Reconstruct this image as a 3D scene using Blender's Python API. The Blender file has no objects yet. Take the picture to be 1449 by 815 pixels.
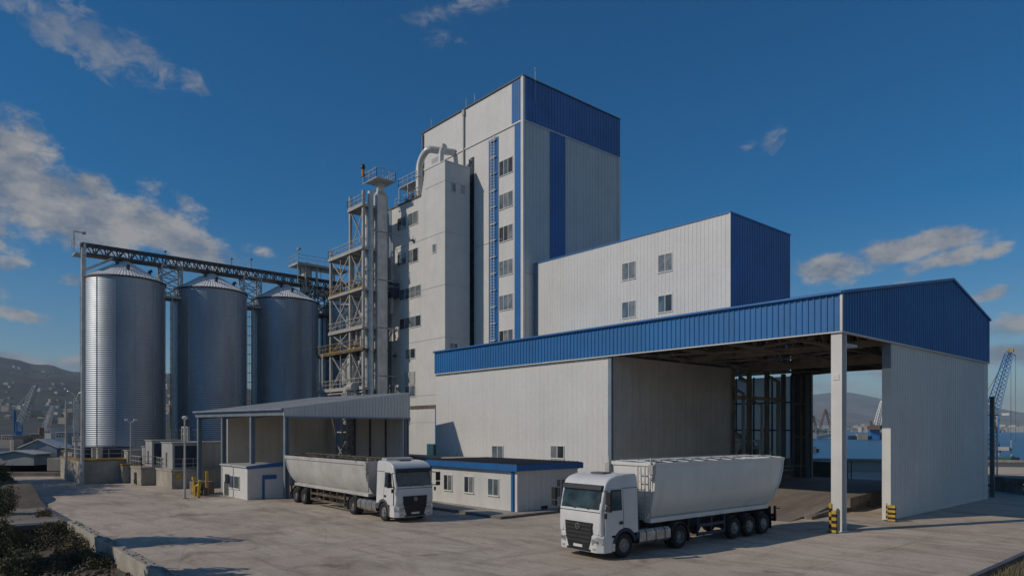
import bpy, bmesh, math, random
from math import sin, cos, pi, radians, sqrt, atan2, tan
from mathutils import Vector, Matrix, noise
random.seed(7)
SC = bpy.context.scene
COL = SC.collection
# ------------------------------------------------------------------ survey: camera and measuring helpers
F, CX, HY, H = 976.0, 724.5, 608.0, 5.3
YAW = radians(48.8); CY, SY = cos(YAW), sin(YAW)
def ray(px):
    t = (px-CX)/F
    return CY*t - SY, SY*t + CY            # ground direction per metre of depth
def gp(px, py, z=0.0):
    d = (H-z)*F/(py-HY); a, b = ray(px); return a*d, b*d
def at(px, d):
    a, b = ray(px); return a*d, b*d
def onV(px, V):
    a, b = ray(px); d = V/b; return a*d, d
def onU(px, U):
    a, b = ray(px); d = U/a; return b*d, d
def zz(py, d): return H + d*(HY-py)/F
# ------------------------------------------------------------------ mesh builder
class MB:
    def __init__(s): s.v = []; s.f = []; s.m = []; s.k = 0
    def mi(s, k): s.k = k; return s
    def add(s, vs, fs):
        o = len(s.v); s.v += [tuple(p) for p in vs]
        for f in fs: s.f.append([i+o for i in f]); s.m.append(s.k)
        return s
    def quad(s, a, b, c, d): return s.add([a,b,c,d], [(0,1,2,3)])
    def poly(s, pts): return s.add(pts, [tuple(range(len(pts)))])
    def box(s, x0,x1,y0,y1,z0,z1):
        v = [(x0,y0,z0),(x1,y0,z0),(x1,y1,z0),(x0,y1,z0),(x0,y0,z1),(x1,y0,z1),(x1,y1,z1),(x0,y1,z1)]
        return s.add(v, [(0,3,2,1),(4,5,6,7),(0,1,5,4),(1,2,6,5),(2,3,7,6),(3,0,4,7)])
    def hexa(s, b, t):      # bottom 4 points, top 4 points
        return s.add(list(b)+list(t), [(3,2,1,0),(4,5,6,7),(0,1,5,4),(1,2,6,5),(2,3,7,6),(3,0,4,7)])
    def bar(s, p, q, w, h=None):
        h = h or w; p = Vector(p); q = Vector(q); d = (q-p)
        if d.length < 1e-6: return s
        d.normalize(); up = Vector((0,0,1)) if abs(d.z) < .95 else Vector((1,0,0))
        a = d.cross(up).normalized()*w/2; b = d.cross(a).normalized()*h/2
        return s.hexa([p-a-b,p+a-b,p+a+b,p-a+b],[q-a-b,q+a-b,q+a+b,q-a+b])
    def tube(s, pts, r, n=8, cap=True):
        pts = [Vector(p) for p in pts]; rings = []; rr = r if isinstance(r,(list,tuple)) else [r]*len(pts)
        ref = None
        for i,p in enumerate(pts):
            d = (pts[min(i+1,len(pts)-1)]-pts[max(i-1,0)]).normalized()
            if ref is None:
                ref = Vector((0,0,1)) if abs(d.z) < .9 else Vector((1,0,0))
            a = d.cross(ref).normalized(); b = a.cross(d).normalized(); ref = b
            rings.append([p+(a*cos(2*pi*k/n)+b*sin(2*pi*k/n))*rr[i] for k in range(n)])
        vs = [q for R in rings for q in R]; fs = []
        for i in range(len(pts)-1):
            for k in range(n):
                fs.append((i*n+k, i*n+(k+1)%n, (i+1)*n+(k+1)%n, (i+1)*n+k))
        if cap: fs += [tuple(range(n))[::-1], tuple(range((len(pts)-1)*n, len(pts)*n))]
        return s.add(vs, fs)
    def lathe(s, prof, n=32, c=(0,0,0), axis='z'):
        vs = []; fs = []
        for (r,h) in prof:
            for k in range(n):
                a = 2*pi*k/n; x,y = r*cos(a), r*sin(a)
                vs.append((c[0]+x,c[1]+y,c[2]+h) if axis=='z' else (c[0]+x,c[1]+h,c[2]+y) if axis=='y' else (c[0]+h,c[1]+x,c[2]+y))
        for i in range(len(prof)-1):
            for k in range(n): fs.append((i*n+k, i*n+(k+1)%n, (i+1)*n+(k+1)%n, (i+1)*n+k))
        return s.add(vs, fs)
    def prism(s, poly, d):  # extrude a polygon (list of 3D points) by vector d
        n = len(poly); d = Vector(d); a = [Vector(p) for p in poly]; b = [p+d for p in a]
        fs = [tuple(range(n))[::-1], tuple(range(n,2*n))]+[(i,(i+1)%n,n+(i+1)%n,n+i) for i in range(n)]
        return s.add(a+b, fs)
    def clad(s, a, b, n, z0, z1, pitch=.3, dep=.035):
        """ribbed sheet from a to b (plan points), outward plan normal n, between z0 and z1 (numbers or functions of the distance)"""
        A = Vector(a); B = Vector(b); L = (B-A).length; e = (B-A)/L; N = Vector(n)
        g0 = z0 if callable(z0) else (lambda q: z0); g1 = z1 if callable(z1) else (lambda q: z1)
        prof = []; cnt = max(1, round(L/pitch)); p = L/cnt
        for i in range(cnt):
            for (q,o) in ((0,0),(.58,0),(.68,dep),(.9,dep)): prof.append(((i+q)*p, o))
        prof.append((L,0)); vs = []; fs = []
        for (q,o) in prof:
            P = A+e*q+N*o; vs += [(P.x,P.y,g0(q)),(P.x,P.y,g1(q))]
        for i in range(len(prof)-1): fs.append((2*i,2*i+2,2*i+3,2*i+1))
        return s.add(vs, fs)
    def build(s, name, mats, parent=None, world=True, smooth=None, bevel=0):
        me = bpy.data.meshes.new(name); off = Vector((0,0,0))
        if parent is not None and world:
            r = parent
            while r.parent: r = r.parent
            off = r.location
        me.from_pydata([(p[0]-off.x,p[1]-off.y,p[2]-off.z) for p in s.v], [], s.f)
        if not isinstance(mats,(list,tuple)): mats = [mats]
        for m in mats: me.materials.append(m)
        if len(mats) > 1: me.polygons.foreach_set('material_index', s.m)
        bm = bmesh.new(); bm.from_mesh(me); bmesh.ops.recalc_face_normals(bm, faces=bm.faces); bm.to_mesh(me); bm.free()
        if smooth is not None:
            me.polygons.foreach_set('use_smooth', [True]*len(me.polygons)); me.set_sharp_from_angle(angle=radians(smooth))
        me.update()
        o = bpy.data.objects.new(name, me); COL.objects.link(o)
        if parent is not None: o.parent = parent
        if bevel:
            b = o.modifiers.new('Bevel','BEVEL'); b.width = bevel; b.segments = 2; b.limit_method = 'ANGLE'
        return o
def tag(o, label, cat, group=None):
    o['label'] = label; o['category'] = cat
    if group: o['group'] = group
    return o
def thing(name, label, cat, loc=(0,0,0), rz=0, group=None):
    o = bpy.data.objects.new(name, None); COL.objects.link(o); o.empty_display_size = .3
    o.location = loc; o.rotation_euler = (0,0,rz); return tag(o, label, cat, group)
def struct(name, mb, m, **k):
    o = mb.build(name, m, **k); o['kind'] = 'structure'; return o
def copy_tree(o, parent=None):
    c = o.copy(); COL.objects.link(c); c.parent = parent
    for ch in [x for x in bpy.data.objects if x.parent == o]: copy_tree(ch, c)
    return c
# ------------------------------------------------------------------ materials
MATS = {}
def nd(nt, t, **k):
    n = nt.nodes.new(t)
    for a,b in k.items():
        if a.startswith('i_'):
            n.inputs[int(a[2:]) if a[2:].isdigit() else a[2:]].default_value = b
        else: setattr(n, a, b)
    return n
def mat(name, col, rough=.6, metal=0.0, var=.12, vs=.6, tint=None, streak=0.0, stv=3.0, bump=0.0, bs=8.0, fine=0.0, spec=None, coat=0, aniso=(1,1,1)):
    """world-space procedural surface: broad mottling, optional vertical run-off streaks, fine grain and bump"""
    m = bpy.data.materials.new(name); m.use_nodes = True; nt = m.node_tree; L = nt.links.new
    b = nt.nodes['Principled BSDF']; b.inputs['Roughness'].default_value = rough; b.inputs['Metallic'].default_value = metal
    if spec is not None: b.inputs['Specular IOR Level'].default_value = spec
    if coat: b.inputs['Coat Weight'].default_value = coat; b.inputs['Coat Roughness'].default_value = .08
    geo = nd(nt,'ShaderNodeNewGeometry'); mp = nd(nt,'ShaderNodeMapping'); mp.inputs['Scale'].default_value = aniso
    L(geo.outputs['Position'], mp.inputs['Vector'])
    n1 = nd(nt,'ShaderNodeTexNoise'); n1.inputs['Scale'].default_value = vs; n1.inputs['Detail'].default_value = 6; n1.inputs['Roughness'].default_value = .62
    L(mp.outputs[0], n1.inputs['Vector'])
    mr = nd(nt,'ShaderNodeMapRange'); mr.inputs['From Min'].default_value = .3; mr.inputs['From Max'].default_value = .7
    L(n1.outputs[0], mr.inputs['Value'])
    mx = nd(nt,'ShaderNodeMix', data_type='RGBA'); c = Vector(col)
    t = Vector(tint) if tint else c*(1-2.2*var)
    mx.inputs['A'].default_value = (*t, 1); mx.inputs['B'].default_value = (*(c*(1+.3*var) if not tint else c), 1)
    L(mr.outputs[0], mx.inputs['Factor']); out = mx.outputs['Result']
    if streak:
        m2 = nd(nt,'ShaderNodeMapping'); m2.inputs['Scale'].default_value = (stv, stv, .09); L(geo.outputs['Position'], m2.inputs['Vector'])
        n2 = nd(nt,'ShaderNodeTexNoise'); n2.inputs['Scale'].default_value = 1; n2.inputs['Detail'].default_value = 5; L(m2.outputs[0], n2.inputs['Vector'])
        r2 = nd(nt,'ShaderNodeMapRange'); r2.inputs['From Min'].default_value = .48; r2.inputs['From Max'].default_value = .75
        r2.inputs['To Max'].default_value = streak; L(n2.outputs[0], r2.inputs['Value'])
        x2 = nd(nt,'ShaderNodeMix', data_type='RGBA'); x2.inputs['B'].default_value = (col[0]*.45,col[1]*.42,col[2]*.36,1)
        L(r2.outputs[0], x2.inputs['Factor']); L(out, x2.inputs['A']); out = x2.outputs['Result']
    if fine:
        n3 = nd(nt,'ShaderNodeTexNoise'); n3.inputs['Scale'].default_value = vs*14; n3.inputs['Detail'].default_value = 4; L(mp.outputs[0], n3.inputs['Vector'])
        r3 = nd(nt,'ShaderNodeMapRange'); r3.inputs['From Min'].default_value = .35; r3.inputs['From Max'].default_value = .65
        r3.inputs['To Min'].default_value = 1-fine; r3.inputs['To Max'].default_value = 1+fine*.5; L(n3.outputs[0], r3.inputs['Value'])
        x3 = nd(nt,'ShaderNodeVectorMath', operation='SCALE'); L(out, x3.inputs[0]); L(r3.outputs[0], x3.inputs['Scale']); out = x3.outputs[0]
    L(out, b.inputs['Base Color'])
    rr = nd(nt,'ShaderNodeMapRange'); rr.inputs['To Min'].default_value = min(1,rough*1.2); rr.inputs['To Max'].default_value = rough*.85
    L(n1.outputs[0], rr.inputs['Value']); L(rr.outputs[0], b.inputs['Roughness'])
    if bump:
        nb = nd(nt,'ShaderNodeTexNoise'); nb.inputs['Scale'].default_value = bs; nb.inputs['Detail'].default_value = 5; L(geo.outputs['Position'], nb.inputs['Vector'])
        bp = nd(nt,'ShaderNodeBump'); bp.inputs['Strength'].default_value = bump; bp.inputs['Distance'].default_value = .05
        L(nb.outputs[0], bp.inputs['Height']); L(bp.outputs[0], b.inputs['Normal'])
    MATS[name] = m; return m
WHITE = mat('white_cladding', (.625,.615,.59), .5, var=.045, vs=.25, streak=.11, stv=1.7, fine=.04)
WHITE2 = mat('white_render', (.61,.60,.575), .7, var=.05, vs=.5, streak=.12, stv=1.2, fine=.04)
TRIM = mat('trim_white', (.66,.65,.62), .5, var=.06, streak=.15)
BLUE = mat('blue_cladding', (.017,.15,.40), .42, var=.10, vs=.3, streak=.12, stv=1.5, fine=.04)
BLUEF = mat('blue_paint', (.015,.13,.37), .45, var=.12, vs=1.2, streak=.2)
DARKB = mat('dark_blue_paint', (.012,.03,.075), .5, var=.2)
GREYCLAD = mat('grey_cladding', (.40,.40,.39), .55, var=.08, vs=.4, streak=.3)
INNER = mat('inner_panel', (.60,.565,.51), .75, var=.10, vs=.35, streak=.25, fine=.05)
ROOFW = mat('roof_sheet', (.50,.50,.49), .5, var=.12, vs=.4, streak=0, fine=.06)
ROOFD = mat('dark_roof_sheet', (.05,.06,.09), .5, var=.2, vs=.8)
STEEL = mat('galvanised_steel', (.60,.60,.59), .42, .25, var=.15, vs=1.0, streak=.25)
STEELP = mat('painted_steel', (.48,.47,.44), .55, .1, var=.15, vs=1.0, streak=.35)
STEELD = mat('dark_steel', (.10,.10,.10), .6, .3, var=.25, vs=1.5, streak=.3)
TRUSSM = mat('truss_steel', (.30,.255,.20), .75, .1, var=.25, vs=1.0, streak=.3)
LINING = mat('roof_lining', (.34,.32,.28), .8, var=.2, vs=.4)
RUSTY = mat('dusty_steel', (.17,.13,.09), .8, .1, var=.3, vs=1.3, streak=.4)
GBLUE = mat('grey_blue_steel', (.20,.25,.31), .5, .15, var=.12, vs=1.0, streak=.3)
SILO = mat('corrugated_zinc', (.46,.50,.55), .48, .8, var=.14, vs=.22, streak=.22, stv=.7, fine=.03, aniso=(1,1,.3))
SILOR = mat('zinc_roof', (.74,.74,.73), .6, .0, var=.12, vs=.5)
CONC = mat('concrete', (.42,.385,.33), .85, var=.18, vs=.7, streak=.55, stv=1.2, bump=.25, bs=6, fine=.10)
CONCD = mat('weathered_concrete', (.23,.205,.18), .9, var=.25, vs=.9, streak=.5, stv=1.5, bump=.4, bs=5, fine=.18)
YEL = mat('yellow_paint', (.62,.40,.04), .55, var=.2, vs=3, streak=.25, stv=6)
YELD = mat('dirty_yellow', (.42,.25,.04), .6, var=.3, vs=2, streak=.3)
BLACK = mat('black_paint', (.015,.015,.016), .5, var=.2, vs=3)
RUBBER = mat('rubber', (.022,.021,.020), .85, var=.25, vs=3, fine=.15)
PLASTIC = mat('black_plastic', (.022,.023,.026), .45, var=.2, vs=2)
GREYPL = mat('grey_plastic', (.10,.105,.11), .5, var=.15, vs=2)
TRUCKW = mat('truck_white', (.66,.66,.65), .32, var=.05, vs=.9, streak=.10, stv=3, coat=.5)
TUBW = mat('trailer_white', (.70,.69,.66), .36, var=.06, vs=.6, streak=.16, stv=2.2, coat=.15)
TUBG = mat('trailer_dirty_aluminium', (.62,.61,.58), .42, .2, var=.12, vs=.7, streak=.30, stv=2.4, fine=.06)
CHROME = mat('brushed_aluminium', (.55,.54,.52), .35, .85, var=.2, vs=2)
RIM = mat('wheel_rim', (.30,.29,.28), .5, .5, var=.25, vs=4)
CHASSIS = mat('chassis', (.03,.032,.036), .6, .2, var=.3, vs=2)
REDL = mat('red_lens', (.25,.01,.01), .2, var=.1)
LENS = mat('lamp_glass', (.55,.56,.58), .12, .3, var=.25, vs=9)
TARP = mat('dark_mesh_cover', (.11,.09,.065), .9, var=.3, vs=2.5, fine=.3)
TEAL = mat('teal_paint', (.02,.11,.15), .5, var=.2, vs=1)
GLASSD = mat('dark_glass', (.035,.075,.09), .06, var=.5, vs=1.2, spec=.8)
WINGL = mat('window_glass', (.17,.21,.24), .06, var=.40, vs=.7, tint=(.035,.06,.08), spec=1.0)  # bluish mottling stands for sky and cloud reflections painted into the panes
GL2 = mat('window_curtain_cloud', (.26,.27,.27), .08, var=.3, vs=1.2, tint=(.08,.10,.115), spec=.9)  # pale grey paints cloud reflections as well as curtains into the glass
GL3 = mat('window_dark', (.05,.06,.065), .06, var=.5, vs=1.2, tint=(.015,.02,.025), spec=.8)
WRNG = random.Random(99)
VENTD = mat('dark_louvre', (.03,.03,.032), .7, var=.2)
BARK = mat('bark', (.09,.065,.045), .9, var=.3, vs=4)
def leafmat(name, c1, c2, sc=2.0):
    return mat(name, c1, .75, var=.2, vs=sc, tint=c2, fine=.25)
LEAF1 = leafmat('olive_leaves', (.085,.085,.03), (.035,.045,.016))
LEAF2 = leafmat('dry_leaves', (.15,.105,.05), (.06,.05,.025))
LEAF3 = leafmat('green_leaves', (.06,.085,.025), (.025,.04,.014))
DRYG = leafmat('dry_grass', (.26,.21,.11), (.12,.11,.05), 6)
def ground_mat():
    m = bpy.data.materials.new('yard_concrete'); m.use_nodes = True; nt = m.node_tree; L = nt.links.new
    b = nt.nodes['Principled BSDF']; geo = nd(nt,'ShaderNodeNewGeometry')
    def noise_(scale, sc3, det=8, rough=.65, dist=0, rot=0):
        mp = nd(nt,'ShaderNodeMapping'); mp.inputs['Rotation'].default_value = (0,0,-rot); mp.inputs['Scale'].default_value = sc3; L(geo.outputs['Position'], mp.inputs['Vector'])
        n = nd(nt,'ShaderNodeTexNoise'); n.inputs['Scale'].default_value = scale; n.inputs['Detail'].default_value = det
        n.inputs['Roughness'].default_value = rough; n.inputs['Distortion'].default_value = dist; L(mp.outputs[0], n.inputs['Vector']); return n.outputs[0]
    def ramp(x, a, b_, lo=0, hi=1):
        r = nd(nt,'ShaderNodeMapRange'); r.inputs['From Min'].default_value = a; r.inputs['From Max'].default_value = b_
        r.inputs['To Min'].default_value = lo; r.inputs['To Max'].default_value = hi; L(x, r.inputs['Value']); return r.outputs[0]
    def mix(f, A, B):
        x = nd(nt,'ShaderNodeMix', data_type='RGBA'); L(f, x.inputs['Factor'])
        for s_,v in (('A',A),('B',B)):
            if isinstance(v,tuple): x.inputs[s_].default_value = (*v,1)
            else: L(v, x.inputs[s_])
        return x.outputs['Result']
    c = mix(ramp(noise_(.10,(1,1,1)), .35,.68), (.46,.383,.31), (.58,.50,.41))
    c = mix(ramp(noise_(.32,(.75,1.35,1),9,.70,.9,YAW), .45,.69,0,.75), c, (.27,.22,.175))     # worn traffic stains
    c = mix(ramp(noise_(.5,(.28,1.5,1),7,.62,1.2,YAW+.25), .52,.68,0,.55), c, (.24,.195,.158))      # tyre marks along the driving direction
    c = mix(ramp(noise_(.5,(1.5,.3,1),7,.62,1.0,.1), .56,.72,0,.40), c, (.20,.165,.135))
    c = mix(ramp(noise_(.4,(.6,1.4,1),9,.68,.8,YAW), .54,.70,0,.6), c, (.58,.525,.45))     # dusty pale smears
    c = mix(ramp(noise_(.35,(1,1,1),4,.5,.8), .65,.72,0,.5), c, (.15,.105,.085))     # old oil spots
    br = nd(nt,'ShaderNodeTexBrick'); br.inputs['Scale'].default_value = 1; br.inputs['Brick Width'].default_value = 6.0; br.inputs['Row Height'].default_value = 5.0
    br.inputs['Mortar Size'].default_value = .03; br.inputs['Mortar Smooth'].default_value = .6; br.offset = 0
    br.inputs['Color1'].default_value = (.86,.86,.86,1); br.inputs['Color2'].default_value = (1.05,1.04,1.02,1); br.inputs['Mortar'].default_value = (.62,.60,.57,1)
    wob = nd(nt,'ShaderNodeVectorMath', operation='ADD'); L(geo.outputs['Position'], wob.inputs[0])
    nw = nd(nt,'ShaderNodeTexNoise'); nw.inputs['Scale'].default_value = .5; L(geo.outputs['Position'], nw.inputs['Vector'])
    sw = nd(nt,'ShaderNodeVectorMath', operation='SCALE'); sw.inputs['Scale'].default_value = .12; L(nw.outputs['Color'], sw.inputs[0]); L(sw.outputs[0], wob.inputs[1])
    L(wob.outputs[0], br.inputs['Vector'])
    mu = nd(nt,'ShaderNodeMix', data_type='RGBA', blend_type='MULTIPLY'); mu.inputs['Factor'].default_value = .5; L(c, mu.inputs['A']); L(br.outputs['Color'], mu.inputs['B'])
    c = mu.outputs['Result']
    vo = nd(nt,'ShaderNodeTexVoronoi', feature='DISTANCE_TO_EDGE'); vo.inputs['Scale'].default_value = .11; L(wob.outputs[0], vo.inputs['Vector'])
    c = mix(ramp(vo.outputs['Distance'], 0,.0035,.3,0), c, (.13,.115,.10))     # cracks
    f = ramp(noise_(7,(1,1,1),6,.7), .3,.7,.80,1.14)
    x = nd(nt,'ShaderNodeVectorMath', operation='SCALE'); L(c, x.inputs[0]); L(f, x.inputs['Scale'])
    L(x.outputs[0], b.inputs['Base Color']); b.inputs['Roughness'].default_value = .88; b.inputs['Specular IOR Level'].default_value = .25
    bp = nd(nt,'ShaderNodeBump'); bp.inputs['Strength'].default_value = .35; bp.inputs['Distance'].default_value = .03
    L(noise_(9,(1,1,1),6,.7), bp.inputs['Height']); L(bp.outputs[0], b.inputs['Normal']); return m
YARD = ground_mat()
EARTH = mat('earth', (.13,.105,.075), .95, var=.3, vs=.5, tint=(.07,.062,.045), bump=.6, bs=4, fine=.25)
RAMPM = mat('worn_ramp', (.26,.23,.195), .85, var=.2, vs=.4, tint=(.14,.11,.085), bump=.25, bs=7, fine=.15, aniso=(1.6,.25,1))
def sea_mat():
    m = bpy.data.materials.new('sea_water'); m.use_nodes = True; nt = m.node_tree; L = nt.links.new
    b = nt.nodes['Principled BSDF']; b.inputs['Base Color'].default_value = (.006,.085,.19,1); b.inputs['Roughness'].default_value = .3
    b.inputs['Specular IOR Level'].default_value = .22
    geo = nd(nt,'ShaderNodeNewGeometry'); h = None
    for sc,st in ((.9,.5),(.12,.6)):
        n = nd(nt,'ShaderNodeTexNoise'); n.inputs['Scale'].default_value = sc; n.inputs['Detail'].default_value = 5; L(geo.outputs['Position'], n.inputs['Vector'])
        bp = nd(nt,'ShaderNodeBump'); bp.inputs['Strength'].default_value = st; bp.inputs['Distance'].default_value = .5
        L(n.outputs[0], bp.inputs['Height'])
        if h: L(h, bp.inputs['Normal'])
        h = bp.outputs[0]
    L(h, b.inputs['Normal']); return m
SEA = sea_mat()
def sheet_mat():
    m = bpy.data.materials.new('frosted_sheet'); m.use_nodes = True; nt = m.node_tree; b = nt.nodes['Principled BSDF']; b.inputs['Base Color'].default_value = (.3,.3,.3,1); b.inputs['Roughness'].default_value = .6
    t = nd(nt,'ShaderNodeBsdfTranslucent'); t.inputs['Color'].default_value = (.85,.85,.82,1); x = nd(nt,'ShaderNodeMixShader'); x.inputs[0].default_value = .75
    nt.links.new(b.outputs[0], x.inputs[1]); nt.links.new(t.outputs[0], x.inputs[2]); nt.links.new(x.outputs[0], nt.nodes['Material Output'].inputs['Surface']); return m
SHEET = sheet_mat()
HILL = mat('hillside_scrub', (.075,.068,.05), .95, var=.2, vs=.006, tint=(.018,.026,.017), fine=.35)
HILLF = mat('rocky_hillside', (.23,.20,.17), .95, var=.2, vs=.0035, tint=(.08,.08,.066), fine=.3)
HW = [mat('house_white', (.50,.48,.45), .8, var=.1, vs=.05), mat('house_cream', (.36,.31,.25), .8, var=.1, vs=.05), mat('house_grey', (.34,.33,.32), .8, var=.1, vs=.05)]
HR = mat('house_tiles', (.24,.13,.09), .85, var=.2, vs=.1)
RUSTR = mat('rust_red', (.17,.085,.06), .7, var=.25, vs=.4)
CRANEB = mat('crane_blue', (.02,.19,.48), .5, var=.15, vs=.6)
# ------------------------------------------------------------------ camera, sun, sky
cam = bpy.data.cameras.new('camera'); co = bpy.data.objects.new('camera', cam); COL.objects.link(co); SC.camera = co
co.location = (0,0,H); co.rotation_euler = (radians(90),0,YAW)
cam.sensor_width = 36; cam.lens = F/1449*36; cam.shift_y = (HY-407.5)/1449; cam.clip_start = .5; cam.clip_end = 40000
SAZ, SEL = radians(23), radians(34)
sd = Vector((-sin(SAZ)*cos(SEL), -cos(SAZ)*cos(SEL), sin(SEL)))     # towards the sun
sl = bpy.data.lights.new('sun','SUN'); so = bpy.data.objects.new('sun', sl); COL.objects.link(so)
sl.energy = 4.4; sl.angle = radians(.5); sl.color = (1,.89,.74); so.rotation_euler = (-sd).to_track_quat('-Z','Y').to_euler(); so.location = (0,0,120)
def world():
    w = bpy.data.worlds.new('World'); SC.world = w; w.use_nodes = True; nt = w.node_tree; L = nt.links.new
    bg = nt.nodes['Background']; sky = nd(nt,'ShaderNodeTexSky', sky_type='NISHITA'); sky.sun_disc = False
    sky.sun_elevation = SEL; sky.sun_rotation = atan2(sd.x, sd.y); sky.air_density = SKY_AIR; sky.dust_density = SKY_DUST; sky.ozone_density = SKY_OZ; sky.altitude = 50
    bg.inputs['Strength'].default_value = SKY_STR
    tc = nd(nt,'ShaderNodeTexCoord'); sp = nd(nt,'ShaderNodeSeparateXYZ'); L(tc.outputs['Generated'], sp.inputs[0])
    def math_(op, a, b=None, c=None):
        n = nd(nt,'ShaderNodeMath', operation=op)
        for i,x in enumerate((a,b,c)):
            if x is None: continue
            if isinstance(x,(int,float)): n.inputs[i].default_value = x
            else: L(x, n.inputs[i])
        return n.outputs[0]
    # compass bearing and elevation of the view direction (bearing measured from the yard's sight line)
    hx = math_('ADD', math_('MULTIPLY', sp.outputs[0], cos(YAW)), math_('MULTIPLY', sp.outputs[1], sin(YAW)))
    hy = math_('ADD', math_('MULTIPLY', sp.outputs[0], -sin(YAW)), math_('MULTIPLY', sp.outputs[1], cos(YAW)))
    az = math_('ARCTAN2', hx, hy); el = math_('ARCSINE', sp.outputs[2])
    cb = nd(nt,'ShaderNodeCombineXYZ'); L(az, cb.inputs[0]); L(el, cb.inputs[1]); P = cb.outputs[0]
    n1 = nd(nt,'ShaderNodeTexNoise'); n1.inputs['Scale'].default_value = 16; n1.inputs['Detail'].default_value = 10; n1.inputs['Roughness'].default_value = .66
    mp = nd(nt,'ShaderNodeMapping'); mp.inputs['Scale'].default_value = (1,1.5,1); L(P, mp.inputs[0]); L(mp.outputs[0], n1.inputs['Vector'])
    n2 = nd(nt,'ShaderNodeTexNoise'); n2.inputs['Scale'].default_value = 16; n2.inputs['Detail'].default_value = 7; n2.inputs['Roughness'].default_value = .55
    m2 = nd(nt,'ShaderNodeMapping'); m2.inputs['Scale'].default_value = (1,1.5,1); m2.inputs['Location'].default_value = (.020,-.035,0); L(P, m2.inputs[0]); L(m2.outputs[0], n2.inputs['Vector'])
    def AE(px,py):
        t = (px-CX)/F; a = math.atan(t); return a, math.atan((HY-py)/F*cos(a))
    def field(blobs):
        acc = None
        for (px,py,rx,ry,rot,amp) in blobs:
            if amp < 0: a,e,ra,re = radians(px),radians(py),radians(rx),radians(ry); amp = -amp     # unseen clouds added beside and behind the view for fill light, in degrees
            else: a,e = AE(px,py); a2,_ = AE(px+rx,py); _,e2 = AE(px,py-ry); ra = 1.3*abs(a2-a); re = 1.3*abs(e2-e)
            m = nd(nt,'ShaderNodeMapping', vector_type='TEXTURE'); m.inputs['Location'].default_value = (a,e,0)
            m.inputs['Rotation'].default_value = (0,0,radians(rot)); m.inputs['Scale'].default_value = (ra,re,1); L(P, m.inputs[0])
            ln = nd(nt,'ShaderNodeVectorMath', operation='LENGTH'); L(m.outputs[0], ln.inputs[0])
            r = nd(nt,'ShaderNodeMapRange', interpolation_type='SMOOTHSTEP'); r.inputs['From Min'].default_value = 1.5; r.inputs['From Max'].default_value = .1
            r.inputs['To Min'].default_value = 0; r.inputs['To Max'].default_value = amp; L(ln.outputs['Value'], r.inputs['Value'])
            acc = r.outputs[0] if acc is None else math_('MAXIMUM', acc, r.outputs[0])
        return acc
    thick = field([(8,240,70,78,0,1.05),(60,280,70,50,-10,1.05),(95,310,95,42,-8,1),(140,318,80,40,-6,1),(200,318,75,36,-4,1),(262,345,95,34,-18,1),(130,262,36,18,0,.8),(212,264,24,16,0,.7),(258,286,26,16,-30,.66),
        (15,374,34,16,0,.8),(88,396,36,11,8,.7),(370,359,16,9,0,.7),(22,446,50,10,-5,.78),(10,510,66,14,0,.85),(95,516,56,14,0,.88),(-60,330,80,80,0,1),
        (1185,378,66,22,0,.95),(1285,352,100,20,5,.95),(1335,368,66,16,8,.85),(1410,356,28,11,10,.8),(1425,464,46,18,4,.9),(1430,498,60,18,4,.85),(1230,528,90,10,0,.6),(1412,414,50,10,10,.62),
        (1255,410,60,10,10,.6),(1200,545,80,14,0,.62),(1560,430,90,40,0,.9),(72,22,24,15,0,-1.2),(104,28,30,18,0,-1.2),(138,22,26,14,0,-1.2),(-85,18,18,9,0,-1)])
    wisp = field([(45,15,80,34,-32,.78),(90,45,85,30,-27,.8),(150,62,80,28,-27,.8),(205,82,50,26,-25,.8),(275,120,28,17,-28,.72),(655,12,90,16,12,.62),(625,55,30,18,0,.55),(1093,200,24,16,35,.6),(1062,205,14,9,0,.5)])
    n3 = nd(nt,'ShaderNodeTexNoise'); n3.inputs['Scale'].default_value = 30; n3.inputs['Detail'].default_value = 9; n3.inputs['Roughness'].default_value = .66; n3.inputs['Distortion'].default_value = .7
    m3 = nd(nt,'ShaderNodeMapping'); m3.inputs['Scale'].default_value = (1,1.7,1); m3.inputs['Rotation'].default_value = (0,0,radians(28)); L(P, m3.inputs[0]); L(m3.outputs[0], n3.inputs['Vector'])
    def cover(f, n, lo, hi, k):
        s_ = math_('ADD', f, math_('MULTIPLY', math_('SUBTRACT', n, .5), k))
        r = nd(nt,'ShaderNodeMapRange', interpolation_type='SMOOTHSTEP'); r.inputs['From Min'].default_value = lo; r.inputs['From Max'].default_value = hi; L(s_, r.inputs['Value']); return r.outputs[0]
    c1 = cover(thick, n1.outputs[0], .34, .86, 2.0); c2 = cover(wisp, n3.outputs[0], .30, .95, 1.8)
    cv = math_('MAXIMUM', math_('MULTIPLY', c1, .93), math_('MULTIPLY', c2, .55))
    # sunlit side against shaded base: density falling towards the sun reads as a lit edge
    lit = nd(nt,'ShaderNodeMapRange'); lit.inputs['From Min'].default_value = -.12; lit.inputs['From Max'].default_value = .14
    L(math_('SUBTRACT', n1.outputs[0], n2.outputs[0]), lit.inputs['Value'])
    cc = nd(nt,'ShaderNodeMix', data_type='RGBA'); cc.inputs['A'].default_value = (*[x/SKY_STR for x in CLOUD_D],1); cc.inputs['B'].default_value = (*[x/SKY_STR for x in CLOUD_L],1); L(lit.outputs[0], cc.inputs['Factor'])
    hs = nd(nt,'ShaderNodeHueSaturation'); hs.inputs['Saturation'].default_value = SKY_SAT; L(sky.outputs[0], hs.inputs['Color'])
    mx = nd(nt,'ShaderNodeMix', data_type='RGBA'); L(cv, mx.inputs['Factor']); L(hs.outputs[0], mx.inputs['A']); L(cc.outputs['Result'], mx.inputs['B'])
    L(mx.outputs['Result'], bg.inputs['Color'])
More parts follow.
